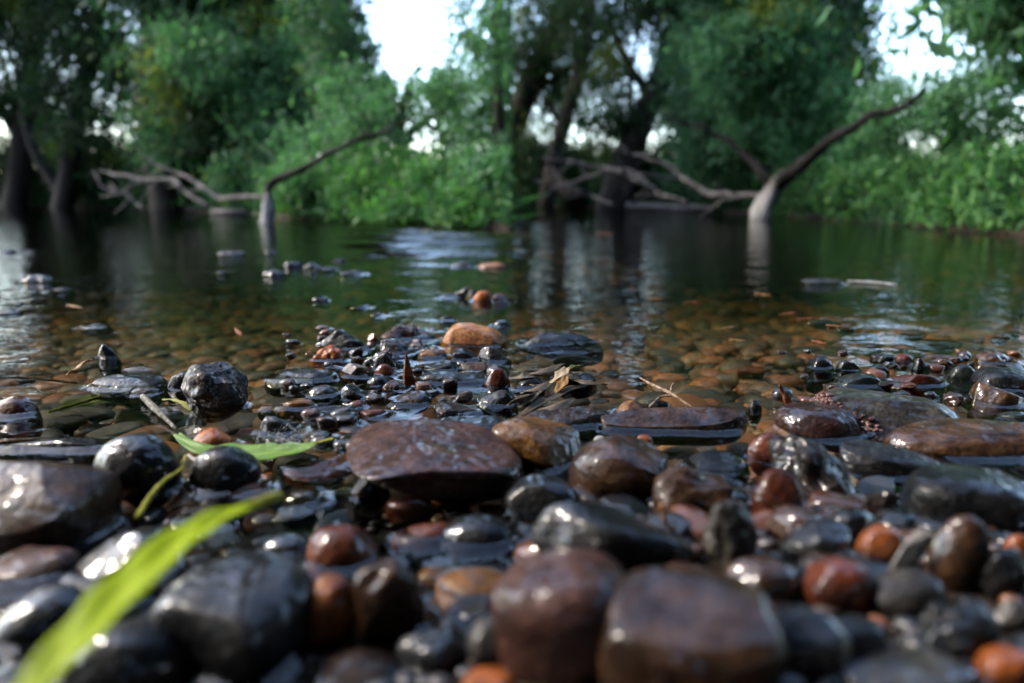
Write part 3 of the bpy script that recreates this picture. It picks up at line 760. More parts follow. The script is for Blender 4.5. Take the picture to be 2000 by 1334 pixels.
# riffle: small standing waves where the current runs faster along the left bank
Pn = np.stack([WX.ravel(), WY.ravel()], 1)
Ur = WX / np.maximum(WY, .1)
win = lambda q, lo, hi, e: 1 / (1 + np.exp(-(q - lo) / e)) / (1 + np.exp((q - hi) / e))
rif = win(Ur, -0.235, 0.004, .022) * win(WY, 2.35, 6.0, .22)
wav = np.sin(WY * 30 + 1.6 * np.sin(WX * 2.4) + .6 * np.sin(WX * 7)) * .5 + np.sin(WY * 20 + WX * 2 + 1.4 * np.sin(WX * 3.1 + 1)) * .6 + .12 * np.sin(WY * 43 + WX * 23)
WZ += rif * wav * 0.015
swell = sinnoise(Pn, 30, 77, 9).reshape(WX.shape)
WZ += swell * 0.00035 * np.clip(WY, 0.25, 2.5)
nyw, nxw = WX.shape
idx = np.arange(nxw * nyw).reshape(nyw, nxw)
wf = np.stack([idx[:-1, :-1], idx[:-1, 1:], idx[1:, 1:], idx[1:, :-1]], -1).reshape(-1, 4)
water = mesh_obj('water', np.stack([WX.ravel(), WY.ravel(), WZ.ravel()], 1), wf, water_mat())
da = water.data.attributes.new('depth', 'FLOAT', 'POINT')
da.data.foreach_set('value', np.clip(-ground_z(WX, WY) - 0.008, 0.004, 0.6).ravel().astype(np.float32))
tag(water, kind='structure')

# ------------------------------------------------------------------ tubes: trunks, branches, twigs
def tube(name, pts, radii, mat, parent=None, seg=10, wob=0.0, sub=6):
    pts = np.array(pts, float); radii = np.array(radii, float)
    n = len(pts); t = np.linspace(0, n - 1, (n - 1) * sub + 1)
    # Catmull-Rom through the points
    def cr(A):
        B = np.vstack([2 * A[0] - A[1], A, 2 * A[-1] - A[-2]]); i = np.minimum(t.astype(int), n - 2); u = (t - i)[:, None]
        p0, p1, p2, p3 = B[i], B[i + 1], B[i + 2], B[i + 3]
        return 0.5 * (2 * p1 + (p2 - p0) * u + (2 * p0 - 5 * p1 + 4 * p2 - p3) * u ** 2 + (3 * p1 - p0 - 3 * p2 + p3) * u ** 3)
    C = cr(pts); R = np.interp(t, np.arange(n), radii)
    T = np.gradient(C, axis=0); T /= np.linalg.norm(T, axis=1)[:, None] + 1e-9
    up = np.array([0.13, 0.97, 0.2]); A1 = np.cross(T, up); A1 /= np.linalg.norm(A1, axis=1)[:, None] + 1e-9
    A2 = np.cross(T, A1)
    V = []
    for k in range(len(C)):
        for s in range(seg):
            a = 2 * math.pi * s / seg
            r = R[k] * (1 + wob * math.sin(a * 3 + k * .7) + wob * random.uniform(-.6, .6))
            V.append(C[k] + (A1[k] * math.cos(a) + A2[k] * math.sin(a)) * r)
    Fc = []
    for k in range(len(C) - 1):
        for s in range(seg):
            s2 = (s + 1) % seg
            Fc.append((k * seg + s, k * seg + s2, (k + 1) * seg + s2, (k + 1) * seg + s))
    V.append(C[0]); V.append(C[-1]); a, b = len(V) - 2, len(V) - 1
    for s in range(seg):
        Fc.append((a, (s + 1) % seg, s)); Fc.append((b, (len(C) - 1) * seg + s, (len(C) - 1) * seg + (s + 1) % seg))
    base = np.array(parent.location) if parent else np.zeros(3)
    return mesh_obj(name, [tuple(v - base) for v in V], Fc, mat, parent)
def ptube(name, pix, Y, wpx, mat, parent=None, dY=None, **k):
    """branch through picture points at depth Y (or a depth for each), width in picture pixels"""
    Ys = Y if isinstance(Y, (list, tuple)) else [Y] * len(pix)
    pts = [at_y(x, y, yy) for (x, y), yy in zip(pix, Ys)]
    rad = [wp / 2 * yy / F for wp, yy in zip(wpx, Ys)]
    return tube(name, pts, rad, mat, parent, **k)

def leaves(name, blobs, mat, parent, n_leaf, size=0.085, droop=0.6, lim=None, per=55, spread=0.16, aspect=.3):
    """blobs: (cx, cy, rx, ry, Y, depth radius, weight) -> a crown of separate small leaves gathered in clumps"""
    wts = np.array([b[6] for b in blobs], float); wts /= wts.sum()
    Ps = []
    for b, wt in zip(blobs, wts):
        cx, cy, rx, ry, Y, dy, _ = b
        c = at_y(cx, cy, Y); s = Y / F
        m = max(3, int(n_leaf * wt / per))
        d = rng.normal(size=(m, 3)); d /= np.linalg.norm(d, axis=1)[:, None]
        rr = rng.random(m) ** (1 / 2.2)
        cl = c + d * rr[:, None] * np.array([rx * s, dy, ry * s])
        sp = spread * (0.6 + .8 * rng.random(m))
        k = rng.integers(0, m, int(n_leaf * wt))
        Ps.append(cl[k] + rng.normal(size=(len(k), 3)) * sp[k][:, None] * np.array([1, 1, .75]))
    C = np.concatenate(Ps)
    if lim == 'left': C = C[C[:, 0] < -0.0005 * C[:, 1]]
    if lim == 'right': C = C[C[:, 0] > -0.035 * C[:, 1]]
    C = C[C[:, 2] > 0.03]
    n = len(C)
    ax = rng.normal(size=(n, 3)) + np.array([0, 0, -droop * 2]); ax /= np.linalg.norm(ax, axis=1)[:, None]
    sd_ = np.cross(ax, rng.normal(size=(n, 3))); sd_ /= np.linalg.norm(sd_, axis=1)[:, None] + 1e-9
    nr = np.cross(ax, sd_)
    L_ = size * (0.6 + .8 * rng.random(n))[:, None]; W_ = L_ * aspect
    base = np.array(parent.location)
    C = C - base
    V = np.stack([C - ax * L_ * .5, C + sd_ * W_ * .5 + nr * W_ * .15, C + ax * L_ * .5, C - sd_ * W_ * .5 + nr * W_ * .15], 1).reshape(-1, 3)
    Fc = np.arange(4 * n).reshape(n, 4)
    return mesh_obj(name, V, Fc, mat, parent, smooth=False)

def tree(label, trunk_pix, Y, wpx, blobs, mat, n, limbs=(), lim=None, cat='tree', name='tree', group=None, extra=None, upper=None, **k):
    p0 = at_y(trunk_pix[0][0], trunk_pix[0][1], Y)
    gz = float(ground_z(np.array([p0[0]]), np.array([p0[1]]))[0])
    root = empty(name, (p0[0], p0[1], gz)); tag(root, label, cat, group)
    pts = [np.array([p0[0], p0[1], gz - .1])] + [at_y(x, y, Y) for x, y in trunk_pix[1:]]
    tube('trunk', pts, [wp / 2 * Y / F for wp in wpx], BARK, root, wob=.08)
    for pix, wl, dy in limbs:
        tube('limb', [at_y(x, y, Y + dy * i / max(1, len(pix) - 1)) for i, (x, y) in enumerate(pix)], [wl / 2 * Y / F * (1 - .65 * i / (len(pix) - 1)) for i in range(len(pix))], BARK, root, seg=8, wob=.06)
    bl = [(b[0], b[1], b[2], b[3], Y + (b[6] if len(b) > 6 else 0), b[4], b[5]) for b in blobs]
    leaves('crown', bl, LM[mat], root, n, lim=lim, **k)
    if upper:
        leaves('upper_crown', [(b[0], b[1], b[2], b[3], Y, b[4], b[5]) for b in upper[0]], LM[mat], root, upper[1], lim=lim, size=upper[2], spread=.3)
    if extra:
        for (nm, bb, mm, nn, kw) in extra:
            leaves(nm, [(b[0], b[1], b[2], b[3], Y + (b[6] if len(b) > 6 else 0), b[4], b[5]) for b in bb], LM[mm], root, nn, lim=lim, **kw)
    return root

# ---- left half trees   blobs: (cx, cy, rx, ry, depth radius, weight[, extra depth])
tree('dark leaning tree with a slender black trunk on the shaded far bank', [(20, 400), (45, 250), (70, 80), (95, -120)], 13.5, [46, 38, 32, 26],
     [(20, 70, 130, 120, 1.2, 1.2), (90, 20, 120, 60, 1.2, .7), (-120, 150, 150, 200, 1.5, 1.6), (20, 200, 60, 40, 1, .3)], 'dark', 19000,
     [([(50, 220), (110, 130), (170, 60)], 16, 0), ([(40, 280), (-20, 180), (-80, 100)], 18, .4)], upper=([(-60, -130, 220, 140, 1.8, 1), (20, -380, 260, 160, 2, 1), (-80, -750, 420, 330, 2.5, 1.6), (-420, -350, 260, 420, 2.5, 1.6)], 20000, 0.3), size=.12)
tree('thin double-stemmed tree with bright sky gaps beside its trunk', [(110, 400), (140, 290), (165, 150), (205, -40)], 12.5, [40, 34, 30, 24],
     [(150, 60, 90, 60, 1, .8), (215, 130, 50, 40, .8, .35), (120, 180, 70, 50, .8, .5), (250, 20, 70, 50, .8, .4), (180, 250, 80, 40, .8, .3), (235, 190, 60, 80, .8, .55)], 'dark', 10500,
     [([(150, 240), (100, 140), (60, 40)], 14, .3), ([(160, 170), (230, 90), (280, 20)], 12, -.3), ([(120, 380), (60, 280), (30, 130)], 22, .2)], upper=([(180, -120, 120, 90, 1.2, .7), (230, -330, 150, 160, 1.5, 1)], 7920, 0.2), size=.12,
     extra=[('painted_sunlit_foliage', [(40, 20, 30, 30, .3, .5), (265, 150, 25, 90, .4, 1), (200, 300, 90, 30, .5, .6)], 'yellow', 1300, dict(size=.1))])  # yellower leaf colour painted in as sunlight on these clumps
tree('broad dense tree with a dark forked trunk hanging over the water', [(330, 402), (300, 280), (290, 140), (320, -60)], 11.0, [60, 48, 40, 34],
     [(430, 120, 170, 140, 1.4, 2.2), (380, 260, 110, 90, 1.2, 1.1), (560, 80, 130, 110, 1.2, 1.6), (590, 230, 110, 100, 1.1, 1.1), (480, 210, 150, 140, 1.4, 1.8), (350, 20, 90, 90, 1, .9), (640, 20, 60, 60, .8, .5)], 'mid', 34000,
     [([(298, 260), (400, 180), (520, 110)], 24, -.8), ([(294, 180), (370, 80), (440, 0)], 20, .5), ([(300, 300), (420, 290), (560, 230)], 18, -1)], upper=([(430, -120, 220, 140, 1.8, 1.3), (420, -380, 250, 180, 2, 1.5), (400, -760, 300, 330, 2.5, 1.8)], 27800, 0.28), size=.11,
     extra=[('dead_twigs', [(410, 240, 60, 60, .3, 1), (600, 160, 50, 60, .3, .6)], 'dark', 1500, dict(size=.16, aspect=.08)),
            ('painted_sunlit_foliage', [(480, 150, 120, 60, .4, 1, -1.3), (590, 120, 90, 70, .4, .9, -1.2), (400, 90, 90, 50, .4, .7, -1.3), (560, 240, 90, 60, .4, .8, -1.2), (660, 120, 60, 80, .5, .5, -1)], 'light', 9500, dict(size=.1, spread=.13, per=100)),  # lighter leaf colour imitates sun on the front clumps
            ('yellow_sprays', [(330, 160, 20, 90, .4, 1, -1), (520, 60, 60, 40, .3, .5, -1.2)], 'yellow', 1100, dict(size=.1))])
tree('loose light green tree under the sky gap at the point of the bank', [(820, 420), (800, 340), (780, 250), (800, 170)], 6.9, [36, 30, 24, 16],
     [(680, 270, 110, 90, .9, 1.1), (800, 260, 140, 100, 1.0, 1.6), (930, 250, 110, 110, 1.0, 1.5), (720, 190, 70, 60, .6, .55), (880, 190, 90, 50, .8, .6), (990, 180, 60, 80, .8, .6), (640, 340, 80, 50, .6, .6)], 'light', 16500,
     [([(790, 320), (720, 260), (670, 220)], 14, -.3), ([(785, 270), (860, 220), (930, 200)], 14, .3)], lim='left', size=.07, spread=.10, per=110)
tree('slim feathery tree reaching up beside the sky gap on the near point', [(985, 430), (978, 300), (972, 150), (968, -60)], 6.0, [26, 22, 18, 12],
     [(960, 60, 50, 70, .5, .8), (990, 10, 40, 60, .5, .5), (985, 130, 30, 60, .5, .5), (915, 70, 40, 60, .4, .4), (870, 20, 40, 40, .3, .2)], 'light', 2300,
     [([(975, 200), (940, 120), (905, 70)], 8, 0)], lim='left', upper=([(985, -90, 60, 60, .6, .6)], 1100, 0.09), size=.075, spread=.1)
def bush(label, cx, cy, rx, ry, Y, mat, n, lim=None, **k):
    n = int(n * 1.6); cy += 6; ry *= 1.12
    p = at_y(cx, cy, Y); gz = float(ground_z(np.array([p[0]]), np.array([p[1]]))[0])
    root = empty('bush', (p[0], p[1], gz)); tag(root, label, 'bush', 'bushes along the far bank')
    for q in range(3):
        tip = at_y(cx + random.uniform(-.6, .6) * rx, cy - ry * random.uniform(.1, .7), Y + random.uniform(-.2, .2))
        tube('stem', [np.array([p[0] + random.uniform(-.05, .05), p[1], gz - .03]), (np.array([p[0], p[1], gz]) + tip) / 2 + np.array([random.uniform(-.1, .1), 0, 0]), tip], [.014, .010, .005], BARK, root, seg=6)
    kw = dict(size=.075, spread=.11); kw.update(k)
    leaves('foliage', [(cx, cy, rx, ry, Y, rx * Y / F * .8, 1)], LM[mat], root, n, lim=lim, **kw)
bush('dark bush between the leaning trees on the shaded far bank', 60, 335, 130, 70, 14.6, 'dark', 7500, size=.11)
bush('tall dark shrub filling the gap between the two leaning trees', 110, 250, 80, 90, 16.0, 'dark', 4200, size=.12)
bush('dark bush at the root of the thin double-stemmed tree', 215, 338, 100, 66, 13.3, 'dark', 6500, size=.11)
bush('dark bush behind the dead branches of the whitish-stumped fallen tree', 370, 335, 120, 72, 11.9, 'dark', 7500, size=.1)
bush('dark green bush behind the small whitish stump', 500, 355, 90, 50, 9.8, 'mid', 5000, size=.1)
bush('bright green bush beside the small whitish stump', 620, 375, 80, 52, 7.0, 'grass', 5200)
bush('wide bright green bush in the middle of the near point', 760, 375, 100, 58, 6.1, 'grass', 5600)
bush('low bright green bush overhanging dark water on the near point', 890, 378, 90, 56, 5.4, 'grass', 5000, 'left')
bush('last bush at the tip of the near point', 968, 378, 50, 60, 5.0, 'light', 3600, 'left')
# ---- right half trees
tree('black leaning trunk tree behind the tip of the near point', [(955, 402), (985, 290), (1040, 160), (1112, -10), (1170, -150)], 15.5, [62, 52, 44, 40, 34],
     [(1050, 60, 70, 90, 1.2, 1.2), (1100, 150, 70, 60, 1.1, .9), (1020, 140, 50, 60, 1, .6), (1160, 40, 80, 60, 1.2, .6), (1030, 300, 60, 50, 1, .7), (1080, 220, 60, 40, 1, .35)], 'dark', 15000,
     [([(1040, 160), (1080, 80), (1090, -20)], 18, .5), ([(1010, 230), (1060, 170), (1130, 120)], 14, -.5)], lim='right', upper=([(1130, -130, 130, 90, 1.5, .8), (1220, -350, 170, 160, 2, 1), (1180, -760, 210, 330, 2.5, 1.6)], 17900, 0.3), size=.12,
     extra=[('painted_sunlit_foliage', [(1025, 40, 20, 40, .4, .5), (1110, 170, 30, 60, .5, 1), (1070, 260, 70, 30, .6, .8)], 'yellow', 1500, dict(size=.11))])  # sunlit tone comes from the yellow leaf colour
tree('brown straight trunk tree standing between warm sky gaps', [(1062, 400), (1085, 300), (1130, 150), (1150, 30), (1170, -80)], 14.2, [34, 30, 26, 22, 16],
     [(1150, 90, 60, 60, 1, .7), (1170, 190, 60, 60, 1, .7), (1120, 20, 60, 40, 1, .5), (1210, 130, 40, 40, .8, .3)], 'dark', 6000,
     [([(1100, 250), (1060, 190), (1030, 150)], 10, 0), ([(1130, 150), (1180, 100), (1230, 80)], 10, .2)], lim='right', size=.11)
tree('thick dark forked trunk tree leaning over the fallen branches', [(1190, 402), (1225, 300), (1275, 190), (1320, 60), (1350, -80)], 12.0, [64, 54, 46, 42, 36],
     [(1250, 30, 70, 45, 1, .4), (1340, 110, 60, 90, 1, 1), (1200, 240, 60, 50, .8, .5), (1340, 220, 70, 70, 1, .8), (1290, 60, 40, 60, .8, .2)], 'dark', 11000,
     [([(1270, 190), (1220, 110), (1180, 10)], 20, .3), ([(1240, 270), (1230, 160), (1250, 60)], 14, -.2)], upper=([(1330, -120, 120, 110, 1.5, 1), (1400, -350, 170, 160, 2, 1)], 9900, 0.2), size=.11,
     extra=[('painted_sunlit_foliage', [(1190, 110, 25, 50, .4, 1), (1340, 30, 20, 60, .3, .6), (1180, 290, 70, 20, .5, .6)], 'yellow', 900, dict(size=.1)),  # yellow leaves imitate sun catching parts of the crown
            ('dead_twigs', [(1230, 200, 70, 60, .5, 1), (1300, 280, 60, 50, .4, .6)], 'dark', 1400, dict(size=.2, aspect=.05))])
tree('great dense willow-like tree filling the bank behind the pale stump', [(1575, 410), (1590, 300), (1640, 120), (1660, -60)], 9.6, [56, 46, 38, 30],
     [(1420, 110, 110, 130, 1.3, 1.9), (1540, 100, 130, 130, 1.3, 2.1), (1450, 270, 120, 90, 1.1, 1.5), (1590, 260, 100, 90, 1.0, 1.2), (1640, 150, 60, 100, 1.0, .9), (1370, 260, 60, 80, 1.0, .7), (1690, 40, 40, 50, .7, .14)], 'mid', 36000,
     [([(1600, 270), (1520, 170), (1440, 90)], 22, -.7), ([(1595, 300), (1500, 280), (1420, 260)], 16, -.8), ([(1640, 120), (1690, 40), (1730, -40)], 14, 0)], upper=([(1540, -120, 170, 130, 1.6, 1.2), (1560, -360, 210, 170, 2, 1.4), (1540, -760, 240, 330, 2.5, 1.8)], 28800, 0.26), size=.095, spread=.14,
     extra=[('painted_sunlit_foliage', [(1430, 120, 80, 70, .4, 1, -1.3), (1540, 70, 90, 60, .4, .9, -1.3), (1500, 250, 90, 70, .4, .9, -1.1), (1600, 180, 60, 80, .4, .7, -1.2)], 'light', 9000, dict(size=.09, spread=.12, per=100)),  # front clumps coloured lighter to look sunlit
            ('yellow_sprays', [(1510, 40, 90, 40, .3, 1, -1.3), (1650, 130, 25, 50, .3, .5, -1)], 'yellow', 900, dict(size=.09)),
            ('hanging_curtain', [(1690, 290, 55, 75, .4, 1), (1500, 200, 70, 90, .4, .6, -.9)], 'light', 5200, dict(size=.12, droop=2.2, aspect=.2)),
            ('dead_twigs', [(1490, 190, 40, 60, .3, 1), (1380, 180, 50, 60, .3, .6), (1740, 120, 30, 60, .3, .3)], 'dark', 1600, dict(size=.16, aspect=.06))])
tree('loose light green tree behind the tip of the dark dead limb', [(1900, 425), (1885, 330), (1860, 240), (1870, 160)], 6.4, [30, 26, 20, 12],
     [(1740, 260, 90, 90, .8, .9), (1850, 250, 100, 100, .9, 1.1), (1960, 240, 90, 110, .9, 1.3), (1790, 190, 60, 50, .6, .4), (1900, 180, 70, 50, .6, .5), (2060, 240, 90, 160, .9, 1.0)], 'light', 15000,
     [([(1880, 310), (1820, 250), (1770, 220)], 12, .2), ([(1870, 250), (1930, 200), (1980, 170)], 12, 0)], size=.065, spread=.095, per=110)
tree('slender tree with sparse pale leaves framing the open sky', [(2080, 450), (2060, 300), (2020, 120), (1985, -40)], 5.2, [26, 24, 20, 14],
     [(1960, 90, 50, 60, .4, .8), (1990, 20, 50, 40, .4, .7), (1930, 150, 40, 30, .4, .3), (1900, 40, 25, 30, .2, .12)], 'light', 1300,
     [([(2020, 120), (1970, 90), (1920, 70)], 8, 0)], upper=([(2080, -60, 120, 90, .8, .8), (2150, -300, 170, 200, 1, 1), (2230, -600, 230, 420, 1.5, 1.6)], 14700, 0.2), size=.07, spread=.09)
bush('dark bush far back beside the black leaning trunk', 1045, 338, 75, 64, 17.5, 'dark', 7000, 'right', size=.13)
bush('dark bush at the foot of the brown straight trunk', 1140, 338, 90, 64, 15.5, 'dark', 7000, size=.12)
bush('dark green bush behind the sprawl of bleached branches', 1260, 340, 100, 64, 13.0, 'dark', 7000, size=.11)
bush('teal green bush behind the horizontal branch of the chalky stump', 1390, 350, 90, 60, 11.2, 'mid', 6000, size=.1)
bush('bright green bush just behind the chalky stump', 1600, 375, 80, 55, 8.2, 'grass', 5600)
bush('wide bright green bush under the dark dead limb', 1710, 382, 90, 55, 6.8, 'grass', 5600)
bush('tall bright green bush between two bushes of the open bank', 1830, 390, 90, 58, 5.8, 'grass', 5400)
bush('bright green bush under the slender sparse tree', 1950, 395, 90, 64, 4.6, 'grass', 5600)
bush('low bush dipping into the water under the loose light green tree', 1900, 432, 75, 26, 4.9, 'grass', 2600)
bush('low bush trailing over the water under the slender sparse tree', 2010, 440, 70, 34, 4.1, 'grass', 2600)
bush('low bush trailing into the water at the tip of the near point', 930, 430, 62, 24, 4.75, 'grass', 2200, 'left')
bush('low bush dipping into dark water in the middle of the near point', 800, 425, 75, 24, 5.4, 'grass', 2200)
bush('light green bush beside the trunk of the slender sparse tree', 2080, 390, 90, 80, 4.4, 'grass', 4500)

tree('young green tree growing up between the dense tree and the sky gap', [(690, 425), (685, 300), (680, 180), (690, 80)], 7.6, [24, 20, 16, 10],
     [(650, 120, 60, 90, .6, 1), (690, 200, 70, 60, .7, .9), (620, 40, 50, 60, .6, .6), (720, 110, 30, 50, .4, .2)], 'mid', 6500,
     [([(683, 250), (650, 160), (630, 80)], 8, 0)], size=.075, spread=.11, per=90)
# ---- backing trees deeper in the wood, grass along the bank edge, unseen shade trees and shrubs added behind the lens
tree('deep shaded tree standing behind the broad dense one', [(470, 395), (475, 250), (480, 100), (500, -80)], 16.0, [40, 34, 28, 22],
     [(420, 150, 150, 150, 1, 1.4), (560, 130, 140, 150, 1, 1.4), (500, 290, 170, 90, 1, 1.2), (640, 260, 100, 120, 1, .9), (330, 280, 70, 100, 1, .6)], 'dark', 8500,
     [([(476, 200), (540, 110), (600, 40)], 14, 0)], size=.17, spread=.25)
tree('deep shaded tree standing behind the great willow-like one', [(1500, 395), (1500, 250), (1520, 100), (1530, -80)], 15.0, [40, 34, 28, 22],
     [(1430, 130, 110, 150, 1, 1.3), (1560, 130, 120, 150, 1, 1.3), (1480, 290, 170, 90, 1, 1.3), (1650, 250, 90, 120, 1, .9), (1370, 270, 50, 100, 1, .5)], 'dark', 8500,
     [([(1502, 200), (1450, 110), (1420, 40)], 14, 0)], size=.17, spread=.25)
def added_shade_tree(label, x, y, hgt, rad, n):  # unseen tree, added to block sky light and darken the stone fronts
    gz = float(ground_z(np.array([x]), np.array([y]))[0])
    root = empty('tree', (x, y, gz)); tag(root, label, 'tree', 'unseen shade trees added on the near bank')
    tube('trunk', [(x, y, gz - .1), (x + .1, y, gz + hgt * .3), (x - .1, y - .1, gz + hgt * .7)], [.16, .12, .06], BARK, root)
    c = np.array([x, y, gz + hgt * .58]); m = 110
    d = rng.normal(size=(m, 3)); d /= np.linalg.norm(d, axis=1)[:, None]
    cl = c + d * (rng.random(m) ** .4)[:, None] * np.array([rad, rad * .7, hgt * .5]); k = rng.integers(0, m, n)
    C = cl[k] + rng.normal(size=(n, 3)) * .34; C = C[C[:, 2] > gz + .05]; n = len(C)
    ax = rng.normal(size=(n, 3)); ax /= np.linalg.norm(ax, axis=1)[:, None]; sd_ = np.cross(ax, rng.normal(size=(n, 3))); sd_ /= np.linalg.norm(sd_, axis=1)[:, None]
    C = C - np.array(root.location)
    V = np.stack([C - ax * .15, C + sd_ * .07, C + ax * .15, C - sd_ * .07], 1).reshape(-1, 3)
    mesh_obj('crown', V, np.arange(4 * n).reshape(n, 4), LM['dark'], root, smooth=False)
for i, (x, y, hh, rr) in enumerate([(-6.4, -2.6, 8.0, 2.2), (-3.0, -3.4, 8.5, 2.4), (0.4, -3.2, 9.0, 2.5), (3.6, -3.2, 8.5, 2.4), (6.2, -1.6, 8.0, 2.4), (8.0, 1.2, 7.0, 2.2), (-1.2, -2.6, 9.5, 2.8), (2.2, -2.5, 9.5, 2.9)]):
    added_shade_tree('unseen leafy tree added behind the gravel for shade', x, y, hh, rr, 14000)
def added_shade_shrub(x, y, hgt, rad, n):  # unseen shrub, added to cut low sky light behind the lens
    gz = float(ground_z(np.array([x]), np.array([y]))[0])
    root = empty('shrub', (x, y, gz)); tag(root, 'dense unseen shrub added to shade the gravel shore', 'shrub', 'unseen shade shrubs added on the near bank')
    for q in range(4):
        tube('stem', [(x, y, gz - .05), (x + random.uniform(-.2, .2), y + random.uniform(-.1, .1), gz + hgt * .4), (x + random.uniform(-.5, .5), y + random.uniform(-.3, .2), gz + hgt * .85)], [.025, .018, .008], BARK, root, seg=6)
    d = rng.normal(size=(n, 3)); d /= np.linalg.norm(d, axis=1)[:, None]
    C = np.array([0, 0, hgt * .48]) + d * (rng.random(n) ** .4)[:, None] * np.array([rad, rad * .45, hgt * .5]) + rng.normal(size=(n, 3)) * .05
    C = C[C[:, 2] > .02]; n = len(C)
    ax = rng.normal(size=(n, 3)); ax /= np.linalg.norm(ax, axis=1)[:, None]; sd_ = np.cross(ax, rng.normal(size=(n, 3))); sd_ /= np.linalg.norm(sd_, axis=1)[:, None]
    V = np.stack([C - ax * .07, C + sd_ * .03, C + ax * .07, C - sd_ * .03], 1).reshape(-1, 3)
    mesh_obj('foliage', V, np.arange(4 * n).reshape(n, 4), LM['dark'], root, smooth=False)
for x, y, hh, rr in [(-2.6, -1.1, 1.5, .8), (-1.3, -1.5, 1.9, .9), (0.1, -1.5, 2.1, .9), (1.5, -1.5, 1.9, .9), (2.8, -1.0, 1.6, .8), (3.6, 0.2, 1.5, .7)]:
    added_shade_shrub(x, y, hh, rr, 4500)
edge = []
for pl in (BANK, BANK2):
    for (a0, a1) in zip(pl[:-1], pl[1:]):
        p, q = bank_pt(a0), bank_pt(a1); ln = np.linalg.norm(q - p)
        if abs(p[0]) > 25: continue
        m = int(ln * 900); t = rng.random(m)[:, None]; dn = np.array([-(q - p)[1], (q - p)[0]]) / ln
        if dn[1] < 0: dn = -dn
        for sg in (1, -1): edge.append(p + (q - p) * t + sg * dn * (rng.random(m)[:, None] ** 1.5 * .9))
E = np.concatenate(edge); E = E[land_dist(E[:, 0], E[:, 1]) > 0.0]; ez = np.maximum(ground_z(E[:, 0], E[:, 1]), 0.0); n = len(E)
hh = .05 + .13 * rng.random(n); bend = rng.normal(size=(n, 2)) * .10 + np.array([0, -.07]); sd2 = rng.normal(size=(n, 2)); sd2 = sd2 / np.linalg.norm(sd2, axis=1)[:, None] * .007
B0 = np.column_stack([E, ez - .01]); S0 = np.column_stack([sd2, np.zeros(n)])
M0 = B0 + np.column_stack([bend * .4, hh * .7]); T0 = B0 + np.column_stack([bend * 1.3, hh])
V = np.stack([B0 - S0, B0 + S0, M0 + S0 * .8, T0, M0 - S0 * .8], 1).reshape(-1, 3)
gr = mesh_obj('bank_grass', V, np.arange(5 * n).reshape(n, 5), LM['mid'], smooth=False)
tag(gr, 'green grass and weeds growing along the edge of the far bank', 'grass', kind='stuff')

# ---- fallen trees
def fallen(label, base, parts, Y0):
    root = empty('fallen_tree', tuple(at_z(base[0], base[1], 0)[0] + np.array([0, 0, -.05])))
    tag(root, label, 'fallen tree')
    for nm, pix, Ys, wp, mat in parts:
        Ys = Ys if isinstance(Ys, (list, tuple)) else [Ys] * len(pix)
        # crooked: extra points with small kinks between the given ones
        P2, Y2, W2 = [], [], []
        for i in range(len(pix)):
            P2.append(pix[i]); Y2.append(Ys[i]); W2.append(wp[i] * (.8 if nm == 'branch' else 1))
            if i < len(pix) - 1 and nm != 'trunk':
                m = random.uniform(.35, .65)
                P2.append((pix[i][0] * (1 - m) + pix[i + 1][0] * m + random.uniform(-4, 4), pix[i][1] * (1 - m) + pix[i + 1][1] * m + random.uniform(-4, 4)))
                Y2.append((Ys[i] + Ys[i + 1]) / 2 + random.uniform(-.05, .05)); W2.append((wp[i] + wp[i + 1]) / 2 * random.uniform(.75, 1.0) * (.8 if nm == 'branch' else 1))
        o = ptube(nm, P2, Y2, W2, mat, root, wob=.16, seg=10, sub=4)
        if nm == 'trunk': continue
        for k in range(4 if nm == 'branch' else 6):          # side twigs, each a sub-part of its branch
            i = random.randrange(1, len(P2)); (x, y), yy = P2[i], Y2[i]
            sx = -1 if nm == 'branch' else random.choice((-1, 1))
            ln = random.uniform(25, 70); an = random.uniform(-.9, 1.1)
            pts = [(x, y), (x + sx * ln * .5 * math.cos(an) + random.uniform(-5, 5), y - ln * .5 * math.sin(an)), (x + sx * ln * math.cos(an), y - ln * math.sin(an) + random.uniform(-6, 6))]
            pp = [at_y(px_, py_, yy + random.uniform(-.1, .1) * q) for q, (px_, py_) in enumerate(pts)]
            t_ = tube('side_twig', pp, [2.0 * yy / F, 1.5 * yy / F, .7 * yy / F], mat, root, seg=6, sub=4)
            t_.parent = o
